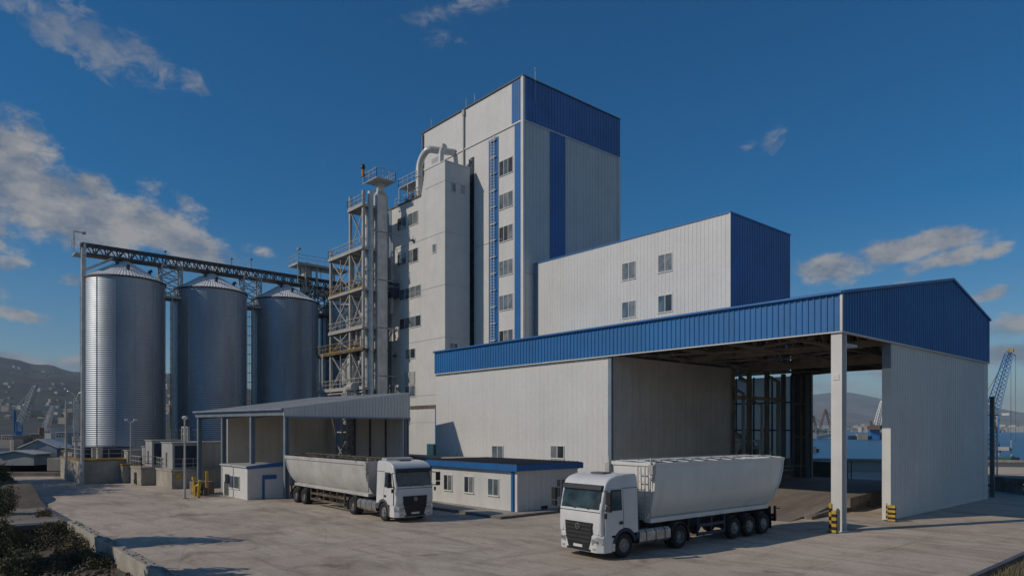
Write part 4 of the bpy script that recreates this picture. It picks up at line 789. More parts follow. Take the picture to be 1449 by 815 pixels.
# ------------------------------------------------------------------ lamp posts, poles, bollards, pump set
def poles():
    def lamp(px,py,top,lab,r0=.09,head='dome',m_=STEELP):
        u,v = gp(px,py); d = H*F/(py-HY); z = zz(top,d); t = thing('lamp_post', lab, 'lamp post', (u,v,0))
        m = MB(); m.tube([(u,v,0),(u,v,z-.2)],[r0,r0*.7],10); m.box(u-.22,u+.22,v-.22,v+.22,0.002,.05); m.build('pole', m_, t, smooth=50)
        m = MB()
        if head=='dome': m.lathe([(0,-.22),(.08,-.22),(.2,-.1),(.21,.0),(.12,.08),(0,.1)],14,(u,v,z-.05))
        elif head=='twin':
            for s in (-1,1): m.bar((u,v,z-.25),(u+s*.3,v+s*.3,z-.05),.06); m.lathe([(0,-.14),(.14,-.1),(.18,.08),(0,.12)],10,(u+s*.32,v+s*.32,z))
        else: m.bar((u,v,z-.2),(u,v,z),.12)
        m.build('lamp_head' if head!='cap' else 'cap', TRUCKW if head!='cap' else m_, t, smooth=40); return t
    lamp(261.5,705,589,'slim grey lamp post with white dome head in front of the long low plinth')
    lamp(185,683,594,'slim grey lamp post with twin white heads in front of the first silo',head='twin')
    lamp(93.5,680,566,'plain tall grey pole without a lamp arm, beside the large plinth',r0=.13,head='cap',m_=STEEL)
    lamp(116.5,685,350,'very tall grey post at the corner of the large plinth',r0=.16,head='cap',m_=STEEL)
    # swan neck street lamp farther back
    u,v = gp(107.5,682); d = H*F/(682-HY); t = thing('street_lamp', 'thin lattice street lamp with two curved arms beside the large plinth', 'street lamp', (u,v,0)); z = zz(565,d)
    m = MB(); m.tube([(u,v,0),(u,v,zz(625,d))],.15,10); lattice_mast(m,u,v,zz(625,d),z,.35,9,.05,.03); m.build('pole', STEEL, t)
    for s in (-1,1): m = MB(); rr = Vector((CY,SY,0))*s; p = Vector((u,v,z)); m.tube([p,p+rr*.3+Vector((0,0,.6)),p+rr*.7+Vector((0,0,.85))],.05,6); m.build('arm', STEEL, t); m = MB(); q = p+rr*.75+Vector((0,0,.8)); m.lathe([(0,-.08),(.16,-.02),(.12,.08),(0,.1)],10,tuple(q)); m.build('lamp_head', TRUCKW, t, smooth=50)
    # right edge pole
    u,v = gp(1404,703); d = H*F/(703-HY); z = zz(561,d); t = thing('utility_pole', 'dark square steel pole at the far right corner of the hall', 'pole', (u,v,0))
    m = MB(); m.box(u-.14,u+.14,v-.14,v+.14,0,z); m.build('mast', GREYPL, t); m = MB(); zc = zz(587,d); rr = Vector((CY,SY,0)); p = Vector((u,v,zc)); m.bar(p-rr*.6,p+rr*.5,.08); m.build('cross_arm', STEELD, t)
    u,v = at(1411,75); t = thing('quay_lamp', 'distant quay lamp with short flat arm seen past the dark square pole', 'street lamp', (u,v,0)); z = zz(586,75); m = MB(); m.tube([(u,v,-.5),(u,v,z)],.08,8); m.build('pole', STEELP, t); m = MB(); p = Vector((u,v,z)); m.bar(p-rr*.2,p+rr*1.1,.07,.1); m.build('arm', STEELP, t); m = MB(); m.box(u+.3,u+1.0,v+.35,v+.9,z-.12,z+.12); m.build('lamp_head', TRUCKW, t)
    def bollard(u,v,h,w,lab,flat=False):
        t = thing('bollard', lab, 'bollard', (u,v,0), 0, 'striped guard bollards at the hall entrance'); n = 7
        m = MB(); 
        for i in range(n):
            m.mi(i%2); z0,z1 = h*i/n, h*(i+1)/n
            if flat: m.box(u-w,u+w,v-.09,v+.09,z0,z1)
            else: m.lathe([(w,z0),(w,z1)],16,(u,v,0))
        m.mi(0); 
        if not flat: m.lathe([(w,h),(w*.6,h+.05),(0,h+.06)],16,(u,v,0))
        else: m.box(u-w,u+w,v-.088,v+.088,h,h+.01)
        m.build('striped_post', [YEL,BLACK], t); m = MB(); m.box(u-w-.08,u+w+.08,v-.17,v+.17,.003,.035); m.build('base_plate', STEELD, t)
    u,v = gp(1175.5,752.5); bollard(u,v,1.45,.09,'taller round yellow and black bollard left of the white column')
    u,v = gp(1185,753); bollard(u,v-.35,1.15,.11,'shorter yellow and black guard plate on the front of the white column',True)
    u,v = gp(1264,737); bollard(u+.02,v-.25,.93,.2,'wide yellow and black guard plate at the foot of the ribbed side wall',True)
    u,v = gp(1258.6,736); bollard(u-.1,v-.1,1.0,.06,'thin yellow and black bollard tucked against the door jamb')
    # pump set
    u,v = gp(282,700); t = thing('valve_station', 'low concrete block with yellow pipes and valves beside the gate hut', 'pump', (u,v,0))
    m = MB(); m.box(u-1.6,u+.0,v-.3,v+1.2,0,1.05); m.build('block', CONCD, t, bevel=.05)
    m = MB(); m.tube([(u+.35,v-.5,0),(u+.35,v-.5,1.45)],.11,10); m.box(u+.2,u+.5,v-.65,v-.35,1.3,1.5); m.build('pipe', YEL, t, smooth=40)
    m = MB(); m.box(u+1.2,u+1.34,v+.1,v+.3,0,2.0); m.build('post', YEL, t); m = MB(); m.tube([(u+1.0,v-.6,.0),(u+1.0,v-.6,.8),(u+1.6,v-.6,.95),(u+1.9,v-.6,.9),(u+1.9,v-.6,0)],.1,10); m.tube([(u+2.5,v-.8,0),(u+2.5,v-.8,.45),(u+2.8,v-.8,.5)],.13,10); m.tube([(u+1.9,v-.6,.6),(u+2.1,v-.6,1.35)],.12,8); m.build('pipework', YEL, t, smooth=40)
    m = MB(); m.lathe([(0,-.3),(.36,-.3),(.38,0),(.36,.3),(0,.3)],18,(u+.85,v-.15,.42),axis='y'); m.build('motor', BLACK, t, smooth=40); m = MB(); m.lathe([(.05,0),(.3,-.05),(.33,0),(.3,.05),(.05,.0)],16,(u-.35,v-.38,.55),axis='y'); m.build('hand_wheel', YELD, t)
    m = MB(); m.box(u+.5,u+.9,v+.2,v+.5,0,.9); m.box(u+1.55,u+1.85,v-.2,v+.1,.1,.7); m.build('valve_box', STEELD, t)
poles()
# ------------------------------------------------------------------ lorries (local frame: x runs back from the bumper, y across, z up)
def rbox(mb_name, x0,x1,y0,y1,z0,z1, m, parent, bev=.05):
    return MB().box(x0,x1,y0,y1,z0,z1).build(mb_name, m, parent, world=False, bevel=bev)
def lorry(name, lab, loc, rz, P):
    r = thing(name, lab, 'lorry', loc, rz, 'tipper lorries in the yard')
    W = P['w']/2; fa = 1.36; wr = P.get('wr',.52)
    def B(mb, n, m, par=r, **k): return mb.build(n, m, par, world=False, **k)
    # ---- cab
    zt = P['cab']; prof = [(.05,.98),(.0,1.3),(.03,1.98),(.27,zt-.50),(.36,zt-.30),(.56,zt-.14),(.95,zt-.04),(1.5,zt),(2.12,zt),(2.22,zt-.08),(2.25,zt-.3),(2.25,.98),
        (fa+.56,.98),(fa+.46,1.06),(fa+.25,1.17),(fa,1.21),(fa-.25,1.17),(fa-.46,1.06),(fa-.56,.98)]
    def wy(x,z): return W-.0-(.10*max(0,(z-2.1)/(zt-2.1))) - .12*max(0,1-x/.35)**2
    m = MB(); n = len(prof); a = [(x,-wy(x,z),z) for x,z in prof]; b = [(x,wy(x,z),z) for x,z in prof]
    m.add(a+b, [tuple(range(n))[::-1], tuple(range(n,2*n))]+[(i,(i+1)%n,n+(i+1)%n,n+i) for i in range(n)])
    cab = B(m,'cab',TRUCKW,smooth=35); bv = cab.modifiers.new('Bevel','BEVEL'); bv.width=.07; bv.segments=3; bv.limit_method='ANGLE'; bv.angle_limit=radians(40)
    def front(z): # x of the cab front at height z
        for (x0,z0),(x1,z1) in zip(prof[:8],prof[1:9]):
            if z0 <= z <= z1: return x0+(x1-x0)*(z-z0)/(z1-z0)
        return 0
    def fpanel(n, pts, m_, par, off=.012, th=.02, seg=None):
        mm = MB(); q = [(front(z)-off, y, z) for y,z in pts]; mm.prism(q, (th,0,0)); return B(mm,n,m_,par)
    zg = zt-.52
    fpanel('windscreen_surround',[(-W+.15,1.93),(W-.15,1.93),(W-.2,zg),(-W+.2,zg)],PLASTIC,cab,.006,.02)
    ws = fpanel('windscreen',[(-W+.20,2.06),(W-.20,2.06),(W-.25,zg-.06),(-W+.25,zg-.06)],GLASSD,cab,.014,.012)
    m = MB()
    for y in (-.55,.25): m.bar((front(2.05)-.03,y,2.05),(front(2.2)-.03,y+.55,2.16),.025)
    B(m,'wiper',BLACK,cab)
    m = MB(); m.hexa([(front(zg)-.16,-W+.18,zg-.10),(front(zg)+.02,-W+.16,zg-.10),(front(zg)+.02,W-.16,zg-.10),(front(zg)-.16,W-.18,zg-.10)],[(front(zg)-.10,-W+.18,zg+.09),(front(zg)+.06,-W+.16,zg+.1),(front(zg)+.06,W-.16,zg+.1),(front(zg)-.10,W-.18,zg+.09)]); B(m,'sun_visor',PLASTIC,cab,bevel=.02)
    m = MB(); m.box(1.05,1.55,-.38,.38,zt-.02,zt+.045); B(m,'roof_hatch',GREYPL,cab,bevel=.02)
    if P.get('deflector'): 
        m = MB(); m.hexa([(1.6,-.95,zt-.03),(2.2,-1.0,zt-.03),(2.2,1.0,zt-.03),(1.6,.95,zt-.03)],[(1.75,-.9,zt+.12),(2.2,-.95,zt+.16),(2.2,.95,zt+.16),(1.75,.9,zt+.12)]); B(m,'roof_deflector',GREYCLAD,cab,bevel=.03)
    for s in (-1,1):
        yo = s*(W+.004)
        d = MB(); pts = [(.22,1.0),(fa-.56,1.0),(fa-.46,1.09),(fa-.25,1.20),(fa-.08,1.24),(fa-.08,2.85),(.42,2.85),(.2,2.1)]
        yy = lambda x,z: s*(wy(x,z)+.006)
        d.add([(x,yy(x,z),z) for x,z in pts]+[(x,yy(x,z)-s*.012,z) for x,z in pts],[tuple(range(8)),tuple(range(8,16))]+[(i,(i+1)%8,8+(i+1)%8,8+i) for i in range(8)])
        door = B(d,'door',TRUCKW,cab)
        g = MB(); pts = [(.36,2.06),(1.12,2.06),(1.12,2.78),(.60,2.78)]; g.add([(x,yy(x,z)+s*.008,z) for x,z in pts]+[(x,yy(x,z)-s*.004,z) for x,z in pts],[(0,1,2,3),(4,5,6,7),(0,1,5,4),(1,2,6,5),(2,3,7,6),(3,0,4,7)]); B(g,'side_window',GLASSD,door)
        g = MB(); pts = [(.30,2.0),(1.19,2.0),(1.19,2.85),(.56,2.85)]; g.add([(x,yy(x,z)+s*.003,z) for x,z in pts],[(0,1,2,3)]); B(g,'window_seal',PLASTIC,door)
        g = MB(); g.box(fa-.33,fa-.14,min(yy(1,1.5),yy(1,1.5)+s*.03),max(yy(1,1.5),yy(1,1.5)+s*.03),1.42,1.54); B(g,'handle',BLACK,door)
        g = MB(); g.add([(x,yy(x,z)+s*.001,z) for x,z in ((fa-.085,1.24),(fa-.06,1.24),(fa-.06,2.9),(fa-.085,2.9))],[(0,1,2,3)]); g.add([(x,yy(x,z)+s*.001,z) for x,z in ((fa-.06,2.88),(2.2,2.88),(2.2,2.9),(fa-.06,2.9))],[(0,1,2,3)]); B(g,'door_gap',BLACK,cab)
        mi = MB(); ym = s*(W+.30); mi.box(.02,.16,ym-.13,ym+.13,2.30,2.82); mi.box(.02,.16,ym-.12,ym+.12,2.02,2.26); mi.bar((.2,s*(W-.08),2.84),(.1,ym,2.78),.05); mi.bar((.2,s*(W-.05),2.05),(.1,ym,2.08),.05); B(mi,'mirror',BLACK,cab,bevel=.04)
        mi = MB(); mi.box(.06,.16,s*(W+.1)-.05,s*(W+.1)+.05,1.72,1.95); B(mi,'mirror',BLACK,cab,bevel=.03)
        # wheel arch, steps, air deflector
        m = MB(); N = 10; R0,R1 = wr+.06,wr+.20; vs=[]; 
        for k in range(N+1):
            an = radians(12+156*k/N); 
            for R in (R0,R1):
                for y in (s*(W+.015),s*(W-.5)): vs.append((fa+R*cos(an),y,wr+R*sin(an)))
        fs=[]
        for k in range(N):
            o=4*k; fs += [(o,o+4,o+6,o+2),(o+1,o+3,o+7,o+5),(o,o+1,o+5,o+4),(o+2,o+6,o+7,o+3)]
        m.add(vs,fs); B(m,'wheel_arch',P['arch'],smooth=40)
        m = MB(); m.box(fa+.72,fa+.95,min(s*(W-.05),s*(W+.01)),max(s*(W-.05),s*(W+.01)),.72,.99); B(m,'side_skirt',P['arch'],bevel=.02)
        m = MB(); m.box(.62,.80,min(s*(W-.45),s*(W-.01)),max(s*(W-.45),s*(W-.01)),.34,.9); m.box(.60,.82,min(s*(W-.3),s*W),max(s*(W-.3),s*W),.56,.62); B(m,'step',TRUCKW if P['white_step'] else GREYPL,bevel=.02)
    # ---- front
    m = MB(); pl = [(-.02,-W+.30),(.16,-W+.04),(.62,-W),(.62,W),(.16,W-.04),(-.02,W-.30)]; q=[(x,y,.30) for x,y in pl]; 
    m.prism(q,(0,0,.72)); B(m,'bumper',TRUCKW,bevel=.04)
    gz0,gz1 = .62,1.5; gw = .80
    g = fpanel('grille',[(-gw+.22,.42),(gw-.22,.42),(gw-.06,.9),(gw,gz1),(-gw,gz1),(-gw+.06,.9)],BLACK,r,.045,.06)
    for i in range(5):
        z = .70+i*.165; m = MB(); w_ = gw-.22+.18*min(1,(z-.42)/.6); m.hexa([(-.065,-w_,z),(-.02,-w_,z),(-.02,w_,z),(-.065,w_,z)],[(-.055,-w_,z+.05),(-.02,-w_,z+.085),(-.02,w_,z+.085),(-.055,w_,z+.05)]); B(m,'grille_bar',P['bars'],g)
    m = MB(); m.lathe([(.10,-.085),(.10,-.10),(.125,-.10),(.125,-.085),(.10,-.085)],24,(0,0,1.33),axis='x')
    if P['emblem']==3:
        for k in range(3): a_ = pi/2+2*pi*k/3; m.bar((-.092,0,1.33),(-.092,.11*cos(a_),1.33+.11*sin(a_)),.022)
    else: m.box(-.098,-.085,-.10,.10,1.315,1.345); m.lathe([(.05,-.085),(.05,-.097),(.066,-.097),(.066,-.085)],20,(0,0,1.33),axis='x')
    B(m,'emblem',CHROME,g)
    m = MB(); m.box(-.075,-.05,-.26,.26,.47,.58); B(m,'number_plate',TRUCKW,r)
    m = MB(); m.box(-.035,-.0,-.7,.7,.335,.42); B(m,'lower_intake',BLACK,r)
    for s in (-1,1):
        m = MB(); y0,y1 = s*.80,s*(W-.12); pts = [(-.035,s*.78,.62),(-.02,s*(W-.30),.62),(.14,s*(W-.045),.66),(.15,s*(W-.05),.90),(-.02,s*(W-.31),.93),(-.035,s*.74,.86)]
        if s>0: pts = pts[::-1]
        m.prism([(x-.008,y,z) for x,y,z in pts],(.05,0,0)); hl = B(m,'headlight',LENS,r); 
        for k in (0,1): mm = MB(); mm.lathe([(0,-.052),(.06,-.05),(.075,-.03)],14,(-.0,s*(.86+.15*k),.765),axis='x'); B(mm,'reflector',CHROME,hl)
        m = MB(); m.box(-.034,-.01,min(s*.82,s*.98),max(s*.82,s*.98),.40,.50); B(m,'fog_lamp',LENS,r)
        m = MB(); m.box(.10,.13,0,0,0,0); 
        m = MB(); m.box(front(1.2)-.01,front(1.2)+.02,min(s*(W-.34),s*(W-.19)),max(s*(W-.34),s*(W-.19)),1.05,1.45); B(m,'corner_vane',TRUCKW,cab,bevel=.015)
    # ---- tractor frame
    da = fa+P['wb']
    m = MB(); 
    for s in (-1,1): m.box(.6,da+1.0,s*.42-.05,s*.42+.05,.72,.98)
    m.box(.7,2.2,-.75,.75,.45,.95); m.box(da-.6,da+.8,-.42,.42,1.0,1.14); m.box(fa-.1,fa+.1,-.95,.95,wr-.08,wr+.08); m.box(da-.14,da+.14,-.95,.95,wr-.14,wr+.14); m.box(2.35,2.75,-.9,.9,.98,2.3 if P['stack'] else 1.6); B(m,'tractor_frame',CHASSIS)
    for k,(mm,yy0) in enumerate(((BLUEF,-.25),(REDL,0),(BLACK,.25))):
        m = MB(); m.tube([(2.3+.5*j/10,yy0+.12*sin(j*1.3),1.75-.5*sin(pi*j/10)) for j in range(11)]+[(3.2,yy0,1.7)],.022,6); B(m,'air_line',mm)
    for s in (-1,1):
        m = MB(); x0,x1 = fa+.98,da-.66; yc = s*(W-.33); k=.12; c8 = [(-.30+k,.44),(.30-k,.44),(.30,.44+k),(.30,1.05-k),(.30-k,1.05),(-.30+k,1.05),(-.30,1.05-k),(-.30,.44+k)]
        m.prism([(x0,yc+y,z) for y,z in c8],(x1-x0,0,0)); tk = B(m,'fuel_tank',CHROME,r,bevel=.02)
        for t in (.2,.5,.8): m = MB(); xx = x0+(x1-x0)*t; m.prism([(xx,yc+y*1.03,.745+(z-.745)*1.03) for y,z in c8],(.05,0,0)); B(m,'tank_strap',STEELD,tk)
        m = MB(); m.prism([(x0-.02,yc+y*.9,.745+(z-.745)*.9) for y,z in c8],(.02,0,0)); B(m,'tank_end',CHASSIS,tk)
        # drive axle mudguard
        m = MB(); N = 8; vs=[]; fs=[]
        for k_ in range(N+1):
            an = radians(5+170*k_/N); R = wr+.09
            for RR in (R,R+.03):
                for y in (s*(W-.02),s*(W-.62)): vs.append((da+RR*cos(an),y,wr+RR*sin(an)))
        for k_ in range(N): o=4*k_; fs += [(o,o+4,o+5,o+1),(o+2,o+3,o+7,o+6),(o,o+2,o+6,o+4),(o+1,o+5,o+7,o+3)]
        m.add(vs,fs); m.box(da+wr+.10,da+wr+.13,min(s*(W-.02),s*(W-.62)),max(s*(W-.02),s*(W-.62)),.25,wr+.05); B(m,'mudguard',PLASTIC,r,smooth=40)
    # ---- wheels
    def wheel(x, s, dual):
        th = .31 if not dual else .29; yc = s*(W-.02-th/2); t = MB(); h = th/2
        prof_ = [(wr*.56,-h*.9),(wr*.62,-h),(wr*.88,-h),(wr*.97,-h*.8),(wr,-h*.45),(wr,h*.45),(wr*.97,h*.8),(wr*.88,h),(wr*.62,h),(wr*.56,h*.9)]
        t.lathe(prof_,36,(x,yc,wr),axis='y')
        for k in (-.3,0,.3): t.lathe([(wr*1.003,k*h-.006),(wr*1.003,k*h+.006)],36,(x,yc,wr),axis='y')
        if dual: t.lathe(prof_,28,(x,s*(W-.02-th*1.55),wr),axis='y')
        o = B(t,'wheel',RUBBER,r,smooth=50)
        f = MB(); sg = s
        if not dual or P.get('tr_single') and x>da+1: pr = [(wr*.58,h*.95),(wr*.54,h*.75),(wr*.50,h*.55),(wr*.30,h*.75),(wr*.26,h*1.05),(wr*.14,h*1.15),(0,h*1.18)]
        else: pr = [(wr*.58,h*.95),(wr*.54,h*.7),(wr*.48,-h*.1),(wr*.30,-h*.15),(wr*.27,h*.55),(wr*.15,h*.65),(0,h*.66)]
        f.lathe([(R_,s*q) for R_,q in pr],28,(x,yc,wr),axis='y')
        rim = B(f,'rim',RIM,o,smooth=35); f = MB(); rb = wr*.39; yb = yc+s*h*(.68 if not dual else -.1)
        for k in range(10):
            a_ = 2*pi*k/10; f.lathe([(.022,-.03*s),(.022,.035*s),(0,.04*s)],6,(x+rb*cos(a_),yb,wr+rb*sin(a_)),axis='y')
        B(f,'wheel_nut',STEEL,o)
    axles = [(fa,False),(da,True)]+[(da+t,P['tr_dual']) for t in P['tr_axles']]
    for x,du in axles:
        for s in (-1,1): wheel(x,s,du)
    # ---- trailer tub
    x0,x1,x1b = P['tub']; top,bot = P['top'],P['bot']; sec = P['section']       # section: (fraction of height from bottom, half width)
    def X(f): return x0+.06*(1-f), x1b+(x1-x1b)*f**.55
    pts = [(bot+(top-bot)*f,hw,f) for f,hw in sec]; NX = 14; m = MB()
    for s in (-1,1):
        vs=[]; fs=[]
        for z,hw,f in pts:
            a_,b_ = X(f)
            for i in range(NX+1): vs.append((a_+(b_-a_)*i/NX, s*hw, z))
        for j in range(len(pts)-1):
            for i in range(NX): o=j*(NX+1)+i; fs.append((o,o+1,o+NX+2,o+NX+1))
        m.add(vs,fs)
    for e_ in (0,1):
        ring = [(X(f)[e_],hw,z) for z,hw,f in pts]+[(X(f)[e_],-hw,z) for z,hw,f in pts[::-1]]; m.poly(ring)
    m.quad((X(0)[0],-pts[0][1],bot),(X(0)[1],-pts[0][1],bot),(X(0)[1],pts[0][1],bot),(X(0)[0],pts[0][1],bot))
    tub = B(m,'tipper_body',P['tubm'],smooth=30)
    # end frames, top rails, bottom rail
    m = MB()
    for e_ in (0,1):
        for s in (-1,1):
            pr = [(X(f)[e_]+(-.02 if e_==0 else -.05),s*(hw+.015),z) for z,hw,f in pts]
            for p_,q_ in zip(pr[:-1],pr[1:]): m.bar(p_,q_,.09,.06)
    B(m,'end_frame',P['railm'],tub)
    hw = sec[-1][1]; m = MB()
    for s in (-1,1): m.box(x0-.05,x1+.05,s*hw-.05,s*hw+.07 if s>0 else s*hw+.05,top-P['railh'],top+.03) if s>0 else m.box(x0-.05,x1+.05,-hw-.07,-hw+.05,top-P['railh'],top+.03)
    m.box(x0-.06,x0+.06,-hw,hw,top-.12,top+.03); m.box(x1-.06,x1+.06,-hw,hw,top-.12,top+.03); B(m,'top_rail',P['railm'],tub,bevel=.015)
    m = MB(); 
    for s in (-1,1): ya,yb = sorted((s*(sec[0][1]-.02),s*(sec[0][1]+P['sill']))); m.box(x0+.1,x1b,ya,yb,bot-.10,bot+.09)
    B(m,'bottom_rail',P['railm'],tub,bevel=.015)
    m = MB(); NT=24
    for i in range(NT): a_=x0+.05+(x1-x0-.1)*i/NT; b_=x0+.05+(x1-x0-.1)*(i+1)/NT; za=top-.10-.03*sin(i*1.9); zb_=top-.10-.03*sin((i+1)*1.9); m.quad((a_,-hw+.04,za),(b_,-hw+.04,zb_),(b_,hw-.04,zb_),(a_,hw-.04,za))
    B(m,'cover_sheet',TARP,tub,smooth=60)
    rng = random.Random(P['seed']); m = MB(); nb = P['bows']
    for i in range(nb+1):
        xx = x0+.15+(x1-x0-.3)*i/nb; m.bar((xx,-hw,top+.03),(xx,0,top+.10),.045,.04); m.bar((xx,0,top+.10),(xx,hw,top+.03),.045,.04)
    m.bar((x0+.1,-hw*.5,top+.12),(x1-.1,-hw*.5,top+.12),.045)
    m.bar((x0+.1,hw*.55,top+.11),(x1-.1,hw*.55,top+.11),.045); B(m,'cover_bow',P['bowm'],tub)
    if P['clutter']:
        m = MB()
        for i in range(60):
            xx = rng.uniform(x0+.2,x1-.4); yy_ = rng.uniform(-hw,hw); m.bar((xx,yy_,top+rng.uniform(-.02,.1)),(xx+rng.uniform(.2,.9),yy_+rng.uniform(-.5,.5),top+rng.uniform(.02,.2)),rng.uniform(.03,.08))
        m.tube([(x0+.3,-hw*.2,top+.14),(x1-.3,-hw*.1,top+.16)],.07,8)
        B(m,'rolled_cover',TARP,tub)
    # front bulkhead hardware
    m = MB(); 
    for s in (-1,1):
        m.bar((x0-.12,s*(hw-.05),top-.75),(x0-.12,s*(hw-.05),top+.25),.06); m.box(x0-.22,x0+.0,s*hw-.12,s*hw+.12,top-.45,top-.05); m.lathe([(0,-.06),(.12,-.06),(.12,.06),(0,.06)],12,(x0-.15,s*(hw+.05),top-.6),axis='y')
        m.bar((x0-.1,s*(hw-.1),bot+.2),(x0-.1,s*(hw-.12),top-.6),.05)
    for k in range(6): m.bar((x0-.14,-.9,bot+.3+.35*k),(x0-.14,-.5,bot+.3+.35*k),.035)
    m.bar((x0-.14,-.9,bot+.1),(x0-.14,-.9,top-.1),.04); m.bar((x0-.14,-.5,bot+.1),(x0-.14,-.5,top-.1),.04); m.tube([(x0-.3,.2,1.1),(x0-.3,.2,top-.5)],.12,10); m.box(x0-.25,x0-.02,-.45,.45,bot+.2,bot+.75)
    B(m,'bulkhead_fittings',STEELP,tub)
    # trailer chassis
    m = MB(); xe = x1b+.45
    for s in (-1,1): m.box(x0+.3,xe,s*.5-.07,s*.5+.07,bot-.32,bot-.02)
    for t in P['tr_axles']: m.box(da+t-.07,da+t+.07,-W+.3,W-.3,wr-.07,wr+.07); m.box(da+t-.4,da+t+.4,-.7,.7,wr+.1,bot-.25)
    m.box(x0+.5,da+P['tr_axles'][0]-.8,-.35,.35,.75,bot-.1); m.box(xe-.12,xe,-W+.1,W-.1,.55,.72); m.box(xe-.1,xe,-.9,.9,.7,bot-.05); B(m,'trailer_frame',CHASSIS)
    for s in (-1,1):
        m = MB(); m.box(xe-.02,xe+.03,min(s*(W-.12),s*(W-.5)),max(s*(W-.12),s*(W-.5)),.74,.92); B(m,'rear_lamp',REDL)
        m = MB(); m.box(xe-.12,xe-.02,min(s*(W-.1),s*(W-.2)),max(s*(W-.1),s*(W-.2)),.6,bot); m.bar((xe-.1,s*(W-.15),bot-.1),(xe+.25,s*(W-.05),bot-.15),.05); B(m,'rear_bracket',CHASSIS)
    for s in (-1,1):
        m = MB(); a0,a1 = da+P['guard'][0], da+P['guard'][1]; y = s*(W-.06)
        for z in (.5,.9): m.bar((a0,y,z),(a1,y,z),.05,.14)
        n_ = 2 if not P['openguard'] else 5
        for i in range(n_+1): xx = a0+(a1-a0)*i/n_; m.bar((xx,y-s*.03,.42),(xx,y-s*.03,bot-.05),.08); m.bar((xx,y-s*.05,bot-.12),(xx,s*.5,bot-.12),.08)
        B(m,'side_guard',P['guardm'])
        m = MB(); xx = da+P['guard'][0]-.25; m.box(xx-.08,xx+.08,s*.85-.08,s*.85+.08,.32,bot-.1); m.box(xx-.14,xx+.14,s*.85-.14,s*.85+.14,.25,.32); B(m,'landing_leg',CHASSIS)
        if P['tr_axles']:
            m = MB(); 
            for t in P['tr_axles']:
                N=8; vs=[]; fs=[]
                for k_ in range(N+1):
                    an = radians(15+150*k_/N); R = wr+.08
                    for yy_ in (s*(W-.0),s*(W-.5)): vs.append((da+t+R*cos(an),yy_,wr+R*sin(an)))
                for k_ in range(N): o=2*k_; fs.append((o,o+2,o+3,o+1))
                m.add(vs,fs)
            t=P['tr_axles'][-1]; m.box(da+t+wr+.12,da+t+wr+.15,min(s*(W-.02),s*(W-.5)),max(s*(W-.02),s*(W-.5)),.22,.95); B(m,'mudguard',PLASTIC,r,smooth=40)
    if P['openguard']:
        m = MB(); 
        for i in range(9): xx = da+1.2+i*.6; m.box(xx,xx+rng.uniform(.2,.45),-.95,.95,.55+rng.uniform(0,.2),.95)
        B(m,'valve_gear',RUSTY)
    return r
def lorries():
    b = Vector((sin(radians(2.3)),cos(radians(2.3)),0)); 
    v0 = 20.95; uR = -18.45        # bumper position and outer face of the visible side
    W = 2.62; side = Vector((b.y,-b.x,0)); p = Vector((uR,v0,0))-side*W/2
    lorry('tipper_lorry','white lorry with clean tall white tipper trailer, dark blue wheel arches and grey grille', tuple(p), atan2(b.y,b.x), dict(w=W,cab=3.46,wb=3.7,wr=.53,arch=DARKB,white_step=True,bars=CHASSIS,emblem=3,stack=False,
        tr_axles=(4.25,5.55,6.85),tr_dual=False,tub=(3.25,13.75,12.75),top=3.84,bot=1.34,section=[(0,.66),(.03,.76),(.08,.88),(.15,.99),(.24,1.09),(.35,1.17),(.48,1.24),(.62,1.285),(.78,1.305),(.92,1.29),(1,1.27)],tubm=TUBW,railm=TUBW,railh=.12,sill=.36,bows=9,bowm=TUBW,clutter=False,seed=3,guard=(1.35,3.45),guardm=DARKB,openguard=False,deflector=False))
    b = Vector((-cos(radians(2.2)),sin(radians(2.2)),0)); side = Vector((b.y,-b.x,0))*-1     # visible flank faces the sun
    W = 2.66; sd_ = Vector((-sin(radians(2.2)),-cos(radians(2.2)),0)); p = Vector((-33.75,20.72,0))-sd_*W/2
    lorry('tipper_lorry','white lorry with long dusty round-bottomed trailer, black grille, standing before the gate hut', tuple(p), atan2(b.y,b.x), dict(w=W,cab=3.5,wb=4.05,wr=.55,arch=GREYPL,white_step=False,bars=BLACK,emblem=1,stack=True,
        tr_axles=(7.75,9.2),tr_dual=True,tub=(3.55,16.55,15.3),top=3.36,bot=1.32,section=[(0,.55),(.03,.70),(.08,.84),(.16,.97),(.28,1.10),(.42,1.20),(.58,1.27),(.78,1.31),(1,1.31)],tubm=TUBG,railm=TUBG,railh=.2,sill=.56,bows=12,bowm=TARP,clutter=True,seed=8,guard=(1.2,6.5),guardm=RUSTY,openguard=True,deflector=True))
lorries()
